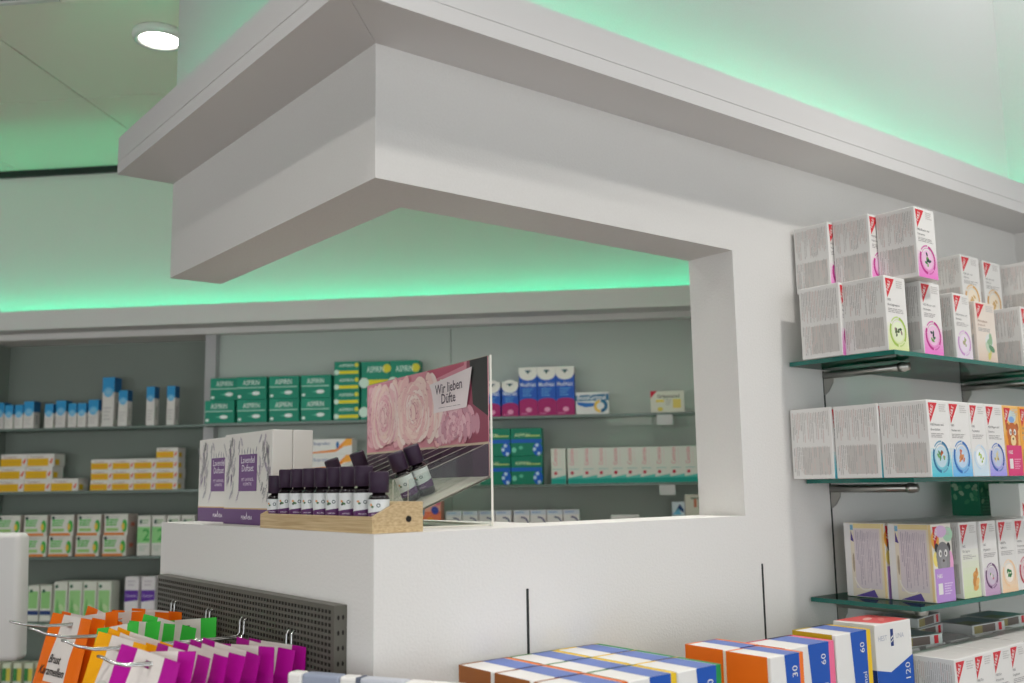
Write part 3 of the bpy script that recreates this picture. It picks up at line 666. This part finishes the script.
# blue topped white cartons (left bay, top shelf)
def bluetop(w,d,h,bh=.4):
    c=Carton(w,d,h,(230,226,220)); c.rect('f',0,1-bh,1,1,(48,156,214),1); c.rect('r',0,1-bh,1,1,(20,96,150),1); c.rect('t',0,0,1,1,(30,120,180),1)
    c.ell('f',.5,1-bh,.4*w,.4*w,(110,190,230),2,12); c.ell('f',.5,1-bh,.26*w,.2*w,(140,200,232),3,10); c.lines('f',.15,.1,.85,.4,4,(206,202,198)); c.rect('r',.4,.15,.6,.5,(170,168,164)); return c.mesh('carton')
bs=bluetop(.031,.03,.086); bm_=bluetop(.038,.04,.098); bt=bluetop(.045,.05,.178,.3); bl=bluetop(.03,.035,.138,.3); bd=bluetop(.034,.034,.128,.3)
GBL='white and blue cartons on the top left back shelf'
for i,(mesh,px,ds,l) in enumerate(((bm_,-9,.03,'cut by the left frame edge'),(bs,4,0,'first small one'),(bs,14,.002,'second small one'),(bm_,23,.004,'taller one'),(bs,44,.0,'single small one after the gap'),(bm_,55,.012,'one in the middle of the row'),(bs,67.5,.0,'low one right of the middle'),(bs,77,.004,'low one before the last'),(bm_,87.5,.012,'one touching the tall carton'))):
    bputL(mesh,px,428,ZL[0],u=ul+.003 if px<0 else None,label='small blue topped carton on the upper left shelf, '+l,group=GBL,ds=ds)
bputL(bt,101,427,ZL[0],'tallest white carton with blue top on the upper left shelf',group=GBL,ds=.02); bputL(bd,117.5,427,ZL[0],'medium white carton with blue top in front of the tallest one',group=GBL)
bputL(bl,145.5,426,ZL[0],'lone slim white carton with blue top, left of two',group=GBL); bputL(bl,166,425,ZL[0],'lone slim white carton with blue top near the cabinet post',group=GBL)
# yellow cartons
def yellow(w,d,h,dk):
    c=Carton(w,d,h,(230,226,220)); c.rect('f',.0,.03,.80,.64,(232,180,8),1); c.rect('f',.1,.30,.62,.44,(240,160,20) if dk else (226,176,16),2); c.text('f','Thomapyrin',.10,.71,h*.16,(150,110,80),2,maxw=.66); c.poly('f',[(.82,.3),(.92,.62),(.97,.6),(.9,.2)],(226,90,50),2); c.rect('r',.1,.08,.5,.55,(230,190,40)); return c.mesh('carton')
yr=yellow(.0797,.06,.0362,1); yl=yellow(.1008,.07,.0442,0)
up0=upx(90,490,SF+.09)
for r in range(3):
    for k in range(4): bputL(yr,0,0,ZL[1]+r*.0365,'yellow carton of the right stack, %s row up, %s from left'%(ORD[r],ORD[k]),u=up0+.0807*k+(.002 if r==1 else 0),group='yellow cartons of the right stack')
bputL(yr,0,0,ZL[1]+3*.0365,'single yellow and white carton on top of the right yellow stack',u=up0+.0807*3,group='yellow cartons of the right stack')
up1=upx(-3,490,SF+.09)
for r in range(3):
    for k in range(3 if r==0 else 2): bputL(yl,0,0,ZL[1]+r*.0446,'yellow carton of the left stack, %s row up, %s from left'%(ORD[r],ORD[k]),u=up1+.1023*k+(.008 if r==2 else .003 if r else 0),group='yellow cartons of the left stack')
# green and orange cartons, two layers
c=Carton(.087,.07,.0715,(226,226,216)); c.lines('f',.08,.42,.6,.78,3,(96,196,90),fill=.7,rnd=.2); c.rect('f',.0,.0,.86,.12,(236,140,60)); c.ell('f',.12,.86,.006,.006,(40,70,66),2); c.ell('f',.86,.45,.010,.022,(70,180,70),2); c.ell('f',.80,.42,.006,.012,(236,200,70),3); c.lines('f',.2,.8,.7,.92,2,(190,190,186)); c.rect('f',.08,.2,.6,.34,(160,210,120),2); c.rect('r',0,0,1,1,(196,184,176)); c.rect('r',.3,.4,.7,.6,(220,130,110),2)
go=c.mesh('carton'); GGO='white cartons with green print and orange base'
for k,px in enumerate((48-25,48,75,102)): bputL(go,px,556,ZL[2],'green printed carton with orange base, lower layer, %s from left'%ORD[k],group=GGO)
for k,px in enumerate((-3,23.5,50,77,104)): bputL(go,px,532,ZL[2]+.072,'green printed carton with orange base, upper layer, %s from left'%ORD[k],group=GGO)
c=Carton(.047,.06,.137,(226,226,218)); c.rect('f',.0,.32,1,.72,(150,216,140)); c.text('f','2',.42,.38,.040,(70,176,80),2,bold=True); c.ell('f',.25,.85,.005,.008,(70,110,100),2); c.lines('f',.2,.78,.9,.9,2,(150,190,140)); c.lines('f',.15,.1,.85,.25,3,(190,206,190))
g2=c.mesh('carton')
for k in range(4): bputL(g2,136.5+14.7*k,556,ZL[2],'tall green carton with a large 2, %s from the left'%ORD[k],group='tall cartons with a large figure 2')
# bottom left shelf
c=Carton(.049,.06,.135,(226,228,216)); c.rect('f',.08,.1,.9,.78,(160,216,140)); c.poly('f',[(.1,.1),(.5,.1),(.3,.6)],(110,190,100),2); c.ell('f',.2,.88,.006,.006,(50,110,80),2); c.ell('f',.6,.35,.008,.014,(196,226,170),3,rot=.6); gl=c.mesh('carton')
for k in range(4): bputL(gl,53+14.6*k,613,ZL[3],'pale green carton on the low shelf, taller group, %s from the left'%ORD[k],group='pale green cartons on the low shelf')
c=Carton(.041,.06,.122,(226,228,216)); c.rect('f',.08,.36,.9,.84,(150,210,130)); c.rect('f',0,.18,1,.30,(30,60,120),2); c.ell('f',.3,.85,.006,.006,(50,110,80),2); gs=c.mesh('carton')
for k in range(2): bputL(gs,27+12.4*k,613,ZL[3],'pale green carton with blue stripe on the low shelf, %s of two'%ORD[k],group='green cartons with blue stripe')
c=Carton(.049,.05,.150,(232,228,230)); c.poly('f',[(0,.44),(1,.48),(1,.70),(0,.70)],(96,44,160)); c.text('f','Canesten',.08,.55,.009,(220,206,236),2,maxw=.8); c.lines('f',.2,.76,.8,.92,2,(206,200,206)); pv=c.mesh('carton')
for k in range(2): bputL(pv,124+16.6*k,612,ZL[3],'white carton with purple band on the low shelf, %s of two'%('left' if k==0 else 'right'),group='white cartons with purple band')
c=Carton(.03,.05,.085,(220,224,200)); c.rect('f',.0,.3,.5,.8,(60,140,70)); c.rect('f',.5,.3,1,.8,(220,206,80)); c.rect('f',0,.1,1,.28,(196,206,196)); gy=c.mesh('carton')
for k in range(5): bputL(gy,-9+11*k,676,ZL[4],'green and yellow carton on the lowest visible back shelf, %s from the left'%ORD[k],group='green and yellow cartons at the bottom left')
# right bay, upper shelf: green painkiller cartons
TEAL=(14,138,110)
c=Carton(.1045,.065,.0778,TEAL); c.text('f','ASPIRIN',.2,.64,.0165,(214,232,224),2,maxw=.56,bold=True); c.rect('f',0,.50,.94,.545,(170,214,196)); c.ell('f',.65,.27,.014,.0065,(236,244,240),3); c.poly('f',[(.35,.26),(.6,.21),(.6,.33)],(90,190,160),2); c.ell('f',.09,.14,.006,.005,(226,240,234),2); c.rect('f',.0,.55,.3,1,(26,150,120),1)
asp=c.mesh('carton'); GA='green painkiller cartons'
bput(asp,204.5,422,ZR[0],'green painkiller carton at the cabinet post, bottom layer',group=GA,ds=-.0); bput(asp,210,400,ZR[0]+.0782,'green painkiller carton at the cabinet post, top layer, set back',group=GA,ds=.012)
for k,px in enumerate((236.8,269.0,300.8)):
    bput(asp,px,422,ZR[0],'green painkiller carton in the bottom layer, %s beside the post pair'%ORD[k],group=GA); bput(asp,px,398,ZR[0]+.0782,'green painkiller carton in the top layer, %s beside the post pair'%ORD[k],group=GA)
def yg(w,h):
    c=Carton(w,.065,h,TEAL); c.rect('f',.12,.14,.97,.36,(226,214,30)); c.ell('f',.1,.26,h*.18,h*.18,(206,232,216),2); c.ell('f',.9,.74,h*.15,h*.15,(214,206,50),2); c.text('f','ASPIRIN',.2,.62,h*.2,(206,232,220),2,maxw=.6,bold=True); return c.mesh('carton')
ya=yg(.087,.0495); yb_=yg(.098,.098)
for r in range(4): bput(ya,333.8,410,ZR[0]+.0498*r,'flat green carton with yellow stripe, %s from the shelf in its stack'%ORD[r],group='flat green cartons with yellow stripe')
for k in range(2):
    for r in range(2): bput(yb_,361+29*k,410,ZR[0]+.0985*r,'larger green carton with yellow stripe behind the rose picture, %s, %s column'%('lower' if r==0 else 'upper',('left','right')[k]),group='larger green cartons with yellow stripe')
# blue and magenta syrup cartons
def syrup(w,h):
    c=Carton(w,.055,h,(24,88,190)); c.rect('f',0,0,1,.27,(168,24,104)); c.ell('f',.5,.28,.5*w,.012,(168,24,104),2,16); c.rect('f',0,.86,1,1,(236,234,226)); c.ell('f',.5,.865,.5*w,.022,(236,234,226),2,16); c.rect('r',0,.86,1,1,(226,224,220))
    c.poly('f',[(.36,.94),(.64,.94),(.5,.85)],(20,90,80),4); c.text('f','WICK',.5,.90,.006,(30,60,120),5,align='c'); c.text('f','MediNait',.5,.60,.013,(220,228,240),3,align='c',maxw=.86,bold=True); c.lines('f',.2,.38,.8,.56,4,(90,160,220)); c.ell('f',.52,.12,.010,.008,(226,150,186),3); c.lines('f',.1,.02,.5,.05,1,(220,140,180)); return c.mesh('carton')
st=syrup(.0605,.16); ss=syrup(.055,.114); GS='blue and magenta syrup cartons'
for k,px in enumerate((519.5,538,556.5)): bput(st,px,415,ZR[0],'tall blue and magenta syrup carton, %s'%('left','middle','right')[k]+' of three',group=GS)
for k,px in enumerate((484,502)): bput(ss,px,415,ZR[0],'short blue and magenta syrup carton, %s of two, beside the tall ones'%('left','right')[k],group=GS)
c=Carton(.108,.05,.072,(230,230,228)); c.poly('f',[(.0,.86),(1,.92),(1,.62),(0,.6)],(24,110,150)); c.text('f','BoxaGrippal',.05,.66,.016,(240,240,240),3,maxw=.86,bold=True); c.poly('f',[(.02,.56),(.6,.5),(.55,.36),(.3,.32),(.08,.42)],(30,110,190),2); c.arc('f',.74,.36,.021,.021,.009,90,270,(240,196,80),2); c.arc('f',.76,.38,.022,.022,.011,-90,90,(20,100,140),3); c.ell('f',.76,.42,.007,.007,(226,232,232),4)
bput(c.mesh('carton'),576,413,ZR[0],'white and blue cold remedy carton with yellow swirl',group=None)
c=Carton(.108,.05,.070,(222,222,206)); c.poly('f',[(0,1),(.2,1),(0,.66)],(206,30,60),2); c.text('f','Grippostad',.2,.68,.011,(90,84,70),2,maxw=.74,bold=True); c.rect('f',.16,.48,.4,.6,(226,206,90)); c.rect('f',.66,.2,.9,.62,(230,208,110)); c.ell('f',.28,.16,.009,.007,(220,200,90),2); c.lines('f',.45,.3,.64,.6,3,(190,188,176))
bput(c.mesh('carton'),651,413,ZR[0],'cream cold remedy carton with red corner, alone on the upper shelf')
b=MB(); b.box((0,0,0),(.05,.002,.032),mat('tag_white',(206,208,206),.5)); tg=b.mesh('tag')
bput(tg,657,424,1.732,'white price tag under the upper shelf edge','price tag','white price tags on the shelf edges',-.0085,'price_tag'); bput(tg,659.5,492,1.508,'white price tag under the lower shelf edge','price tag','white price tags on the shelf edges',-.0085,'price_tag')
# middle shelf of the right bay
c=Carton(.102,.065,.0915,(16,128,100)); c.text('f','ASPIRIN',.12,.70,.010,(206,230,180),2,maxw=.5,bold=True); c.rect('f',.5,.70,.95,.74,(196,216,120)); c.rect('f',0,.47,1,.60,(20,96,196)); c.ell('f',.86,.24,.016,.022,(20,96,196),2); 
for u,v in ((.84,.38),(.76,.24),(.90,.08)): c.ell('f',u,v,.0055,.006,(190,220,240),3)
c.ell('f',.1,.22,.008,.009,(120,206,180),2); c.ell('f',.32,.30,.007,.006,(90,190,160),2); gb=c.mesh('carton')
for k,px in enumerate((480,511.5)):
    for r in range(2): bput(gb,px,483,ZR[1]+.092*r,'green carton with blue band, %s, %s column'%('lower' if r==0 else 'upper',('left','right')[k]),group='green cartons with blue band')
c=Carton(.0475,.05,.114,(224,226,216)); c.rect('f',0,0,1,.14,(20,166,150)); c.poly('f',[(0,.14),(1,.14),(1,.24),(0,.16)],(90,196,184)); c.text('f','Cetirizin',.42,.52,.013,(236,130,150),2,rot=90,maxw=1.1); c.ell('f',.3,.30,.0055,.0055,(206,50,80),2); c.lines('f',.1,.38,.8,.42,1,(150,200,196)); c.rect('f',.6,.5,.62,.95,(236,196,200),2); pk=c.mesh('carton')
for k,px in enumerate((551.6,568.2,582.8,597.3,611.8,626.2,640.8,655.6,670.2,684.8)): bput(pk,px,484,ZR[1],'white carton with pink lettering and teal base, %s from the left'%ORD[k] if k else 'white carton with pink lettering and teal base standing apart at the left',group='row of white, pink and teal cartons')
c=Carton(.138,.065,.0535,(230,228,224)); c.poly('f',[(0,.12),(.4,.16),(.6,.2),(1,.85),(1,1),(.86,1),(.6,.36),(.4,.3),(0,.2)],(240,140,40)); c.poly('f',[(.74,.5),(.86,1),(1,1),(1,.6)],(246,170,60),2); c.ell('f',.64,.62,.005,.012,(40,110,170),3); c.text('f','Ibuprofen',.04,.64,.010,(110,130,170),2,maxw=.42,bold=True); ib=c.mesh('carton')
for r in range(3): bput(ib,312,445,ZR[1]+.054*r,'white carton with orange swoosh behind the gift boxes, %s from the shelf'%ORD[r],group='white cartons with orange swoosh')
# shelf just above the sill
c=Carton(.0515,.06,.137,(228,226,224)); c.rect('f',0,.90,1,1,(206,214,224)); c.arc('f',.5,.74,.021,.016,.0045,0,95,(50,56,110),2); c.rect('f',.86,.62,.94,.75,(50,56,110),2); c.lines('f',.1,.92,.7,.97,1,(120,160,206)); c.rect('f',0,.3,1,.7,(226,206,200),1); wa=c.mesh('carton')
for k,px in enumerate((446,462.6,479.2,495.6,513.7,530.3,546.9,563.5)): bput(wa,px,520,ZR[2],'white carton with dark blue arc just above the sill, %s from the left'%ORD[k],group='white cartons with blue arcs')
c=Carton(.080,.06,.172,(240,170,150)); c.rect('f',0,.5,1,.8,(240,120,80)); c.ell('f',.75,.82,.012,.014,(50,70,170),2,rot=.6); c.ell('f',.25,.80,.006,.016,(90,160,200),2); c.ell('f',.55,.62,.012,.012,(246,160,40),3); c.rect('f',.05,.52,.5,.56,(240,226,220),3); c.ell('f',.1,.7,.012,.01,(246,200,90),2); c.ell('f',.85,.95,.01,.006,(210,90,130),2)
bput(c.mesh('carton'),417,515,ZR[2],'orange and blue carton seen through the acrylic beside the tray')
c=Carton(.040,.05,.157,(206,220,226)); c.poly('f',[(.2,.80),(.6,.96),(.9,.86),(.9,.78),(.5,.86)],(20,60,110)); c.poly('f',[(0,.75),(.5,.9),(.7,.75)],(110,190,220)); bput(c.mesh('carton'),672.5,515,ZR[2],'white and blue carton at the lower right corner of the opening')
c=Carton(.06,.05,.180,(214,212,196)); c.rect('f',.45,.78,.6,.95,(200,120,90)); c.rect('f',.7,.76,.8,.93,(130,150,130)); c.rect('f',.3,.92,.9,.95,(130,140,120),2); bput(c.mesh('carton'),685.5,510,ZR[2],'cream carton beside the jamb at the lower right of the opening')
c=Carton(.09,.06,.118,(226,226,222)); bput(c.mesh('carton'),611,520,ZR[2],'low white carton barely rising above the sill')

# ================================================================== PERFORATED PANEL, HOOKS, CANDY BAGS
px0,pt=.080,.022; py1=.860; zt,zb=EYE-.179,EYE-.50
pn=thing('perforated_panel','grey perforated metal panel with slots on the white wing wall','panel',loc=(0,0,zb))
b=MB(); X=-pt; cw,ch=.0115,.0095; ny=int((py1-px0-.012)/cw); nz=int((zt-zb-.012)/ch); ch=(zt-zb-.010)/nz; cw=(py1-px0-.012)/ny; y0=px0+.006; z0_=.006
def q4(y0_,y1_,za,zc,x=X,M=M_PERF): b.add([(x,y1_,za),(x,y0_,za),(x,y0_,zc),(x,y1_,zc)],[(0,1,2,3)],M)
q4(px0,py1,0,z0_); q4(px0,py1,z0_+nz*ch,zt-zb); q4(px0,y0,z0_,z0_+nz*ch); q4(y0+ny*cw,py1,z0_,z0_+nz*ch)
for r in range(nz):
    za=z0_+r*ch; q4(y0,y0+ny*cw,za,za+ch*.21); q4(y0,y0+ny*cw,za+ch*.79,za+ch)
    for k in range(ny):
        a=y0+k*cw; q4(a,a+cw*.28,za+ch*.21,za+ch*.79)
o=mk('face_sheet',b.mesh('face'),pn); sm=o.modifiers.new('thick','SOLIDIFY'); sm.thickness=.0015; sm.offset=-1
b=MB(); b.box((-pt+.0016,px0+.001,.002),(-.001,py1-.001,zt-zb-.001),M_HOLE); mk('backing',b.mesh('back'),pn)
b=MB(); b.box((-pt,px0-.0015,0),(0-.0005,px0,zt-zb),M_PERF)
mk('end_flange',b.mesh('fl'),pn)
b=MB()
for k in range(14): 
    for xx in (-.015,-.007): b.add([(xx+.0022*math.cos(i*1.0472),px0-.0017,.012+.0225*k+.004*math.sin(i*1.0472)) for i in range(6)],[(0,1,2,3,4,5)],M_HOLE)
fh=mk('flange_holes',b.mesh('fh'),pn); fh['kind']='stuff'
b=MB(); b.box((-pt,px0-.0015,zt-zb),(-.0005,py1,zt-zb+.0015),M_PERF); mk('top_flange',b.mesh('fl'),pn)
# hooks
hk=[((173,600),(10,622),(70,624.5)),((208,608),(30,629),(96,636)),((242,617),(62,641),(120,648)),((289,630),(98,657),(146,664))]
HY=[]; gap=.009
names=('farthest','second','third','nearest')
for i,((x,y),(tx,ty),(mx_,my_)) in enumerate(hk):
    a=onx(x,y,-.026); tip=ony(tx,ty,a.y); md=ony(mx_,my_,a.y); w0=-.033; w1=md.z-a.z; HY.append((a.y,a.z+w0,md,a.z+w1))
    b=MB(); pts=[]
    for sgn in (-1,1):
        side=[(-.004,sgn*gap,-.004),(-.020,sgn*gap,.0),(-.026,sgn*gap,-.007),(-.026,sgn*gap,-.027),(-.031,sgn*gap,w0),(-.046,sgn*gap,w0-.0005),(md.x,sgn*gap*.9,w1),(md.x+(tip.x-md.x)*.45,sgn*gap*.8,w1+(tip.z-a.z-w1)*.12),(md.x+(tip.x-md.x)*.75,sgn*gap*.7,w1+(tip.z-a.z-w1)*.5),(tip.x+.006,sgn*gap*.6,tip.z-a.z-.001)]
        pts.append(side)
    full=pts[0]+[(tip.x,0,tip.z-a.z+.001)]+pts[1][::-1]
    b.tube(full,.0021,M_CHROME,8)
    thing('wire_hook','chrome double wire hook on the perforated panel, %s from the camera'%names[i] if i in(0,3) else 'chrome double wire hook on the perforated panel, %s from its far end'%names[i],'hook',b.mesh('hook',True),(0,a.y,a.z),group='chrome wire hooks')
# bags
def bagfn(w,h,bulge,ph):
    def S(u,v,side):
        # u 0..1 across, v 0 bottom..1 top; top sixth is the flat header seal
        edge=math.sin(math.pi*min(max(u,0),1))**.6
        t=min(1,max(0,(.86-v)/.28)); bot=min(1,v/.12); bl=bulge*edge*(t*t*(3-2*t))*(.25+.75*bot**.5)
        wob=.004*math.sin(5*u+ph)*v+.006*math.sin(3.1*v+ph*1.7)*(u-.5)
        x=(u-.5)*w*(1-.05*math.sin(math.pi*min(1,v/.85))); return (x, wob+(-bl if side==0 else bl)+(-.0004 if side==0 else .0004), (v-1)*h+.0165)
    return S
def bag_mesh(w,h,bulge,ph,edge,mid,deco,stripe=.24):
    S=bagfn(w,h,bulge,ph); b=MB(); nu,nv=16,18
    us=[i/nu for i in range(nu+1)]; vv=[j/nv for j in range(nv+1)]
    for side in (0,1):
        for i in range(nu):
            for j in range(nv):
                u0,u1,v0,v1=us[i],us[i+1],vv[j],vv[j+1]
                if j==nv-2 and 7<=i<=8: continue             # hanging slot
                M=edge if (u0<stripe-.01 or u1>1-stripe+.01) else mid
                P=[S(u0,v0,side),S(u1,v0,side),S(u1,v1,side),S(u0,v1,side)]
                b.add(P,[(0,1,2,3)] if side==0 else [(3,2,1,0)],M)
    for j in range(nv):
        for u in (0,1): b.add([S(u,vv[j],0),S(u,vv[j+1],0),S(u,vv[j+1],1),S(u,vv[j],1)],[(0,1,2,3)],edge)
    body=b.mesh('bag',True)
    d=MB()
    def dm(x,y,k=1): p=S(x,y,0); return (p[0],p[1]-.0006*k,p[2])
    def grid(u0,v0,u1,v1,M,k=1,n=4):
        for i in range(n):
            for j in range(n):
                a=u0+(u1-u0)*i/n; a2=u0+(u1-u0)*(i+1)/n; c_=v0+(v1-v0)*j/n; c2=v0+(v1-v0)*(j+1)/n
                d.add([dm(a,c_,k),dm(a2,c_,k),dm(a2,c2,k),dm(a,c2,k)],[(0,1,2,3)],M)
    def txt(t,u,v,su,sv,M,slant=.25,rot=False,k=2):
        vs,fs,tw=glyphs(t,True)
        if rot: d.add([dm(u-y*sv,v+x*su,k) for x,y in vs],fs,M)
        else: d.add([dm(u+(x+slant*y)*su,v+y*sv,k) for x,y in vs],fs,M)
    deco(grid,txt,dm,d)
    return body,d.mesh('print')
CREAM=pm((228,222,210)); INK=pm((34,28,26))
def deco_orange(grid,txt,dm,d):
    txt('Brust',.27,.56,.095,.075,INK,.35); txt('Karamellen',.10,.45,.095,.075,INK,.35); grid(.26,.36,.58,.39,pm((240,130,50))); grid(.26,.08,.74,.33,pm((206,214,206)))
def deco_green(grid,txt,dm,d):
    txt('Kräuter',.22,.50,.08,.05,INK); grid(.28,.30,.7,.33,pm((90,190,70))); grid(.28,.1,.72,.28,pm((210,220,190)))
def deco_yellow(grid,txt,dm,d):
    d.add([dm(.42+.17*math.cos(k*.5236),.56+.10*math.sin(k*.5236),1) for k in range(12)],[tuple(range(12))],pm((206,206,196)))
    for k in range(4): grid(.32,.50+.035*k,.52,.51+.035*k,pm((130,130,124)),2,2)
    txt('Honig',.26,.34,.09,.055,INK)
def deco_mag(grid,txt,dm,d):
    grid(.28,.38,.74,.60,pm((214,206,188)),1)
    for k in range(11): grid(.32+.036*k,.40+.012*(k%3),.32+.036*k+(.022 if k%3 else .012),.57-.016*((k*5)%3),pm((70,58,48)),2,2)
    d.add([dm(.5+.2*math.cos(k*.5236),.2+.12*math.sin(k*.5236),1) for k in range(12)],[tuple(range(12))],pm((214,200,206)))
def foil(name,rgb): return mat(name,rgb,.42,spec=.25,bump=.5,bscale=38)
FO,FG,FY,FM=foil('orange_foil',(240,112,6)),foil('green_foil',(64,196,70)),foil('amber_foil',(244,170,10)),foil('magenta_foil',(176,10,146))
FW=foil('pearl_foil',(226,218,212))
sets=[('orange',0,FO,FW,deco_orange,.142,(70,80,91,103,121,139,156),(624,)*7),('green',1,FG,FW,deco_green,.135,(117,134,150,168,188),(632,)*5),('amber',2,FY,FW,deco_yellow,.125,(120,131,143),(640,)*3),('magenta',3,FM,FW,deco_mag,.128,(148,164,181,199,214,229,244,263,281),(660,)*9)]
for col,hi,fe,fm_,deco,wd,pxs_,_y in sets:
    yy,zw,md,zm_=HY[hi]; R=random.Random(hi+3)
    protos=[bag_mesh(wd,.20,.006,ph,fe,fm_,deco) for ph in (0.3,1.9,3.6)]
    for k,px in enumerate(pxs_):
        x=min(-.048,ony(px,628+8*hi,yy).x); f_=(x+.04)/(md.x+.04); zz=zw+(zm_-zw)*f_; body,prn=protos[k%3]
        last=len(pxs_)-1
        lab='%s and white candy bag on its hook, '%col+('front one, farthest from the panel' if k==0 else 'hanging against the panel' if k==last else '%s from the front'%ORD[k])
        swing=.22-.20*k/len(pxs_)
        mtx=Matrix.Rotation(-math.pi/2+.36+.26*(R.random()-.5),3,'Z')@Matrix.Rotation(.42*(R.random()-.45),3,'Y')@Matrix.Rotation(-swing,3,'X')
        t=thing('candy_bag',lab,'candy bag',loc=(x,yy,zz-.001),rot=mtx.to_euler(),group='%s candy bags on one hook'%col)
        mk('pouch',body,t); mk('print',prn,t)
# ================================================================== LEFT EDGE: white screen housing;  BOTTOM: cardboard display header
p=hit(19,533,NN,.75); ub=p.dot(UU); sb=.75; zt_=p.z; zb_=hit(30,662,NN,.75).z
t=thing('screen','white rounded screen housing seen from behind at the left edge','screen',loc=UU*(ub-.20)+NN*sb,rot=RB)
b=MB(); b.bbox((-.20,0,zb_),(.20,.05,zt_),M_WPLAST,.014,4)
for i,v in enumerate(b.v):
    x,y,z_=v; f=(zt_-z_)/(zt_-zb_); b.v[i]=(x*(1+.05*f),y,z_)
mk('housing',b.mesh('housing',True),t)
b=MB(); b.box((-.19,.0495,zb_+.015),(.19,.052,zt_-.015),mat('screen_black',(18,20,22),.2)); mk('panel',b.mesh('panel'),t)
b=MB(); b.box((-.19,.015,.901),(-.13,.04,zb_+.05),M_WPLAST); mk('stand',b.mesh('stand'),t)
b=MB(); b.bbox((-.30,-.1,.0),(-.03,.25,.90),M_WPLAST,.006,2); thing('service_counter','white service counter under the screen at the left edge','counter',b.mesh('counter'),UU*(ub-.20)+NN*sb,RB)
E1=onz(287,672,EYE-.262); E2=onz(404,681.5,EYE-.262); dv=(E2-E1); dv.z=0; ang=math.atan2(dv.y,dv.x); L=dv.length
t=thing('cardboard_display','white display stand with grey blue bands on its top edge, below the perforated panel','display',loc=(E1.x,E1.y,0),rot=(0,0,ang))
zz=E1.z; segs=[(0,.13,WHITE),(.13,.46,(150,158,176)),(.46,.60,WHITE),(.60,.63,(96,104,120)),(.63,1.0,(190,194,202)),(1.0,1.45,WHITE)]
for k,(a,c_,col) in enumerate(segs):
    b=MB(); b.bbox((a*L,0,.02),(c_*L,.022,zz),pm(col),.004 if c_-a>.05 else .001,2); mk('band',b.mesh('band'),t)
b=MB(); b.box((0,-.03,0),(1.45*L,.045,.02),pm(WHITE)); mk('foot',b.mesh('foot'),t)
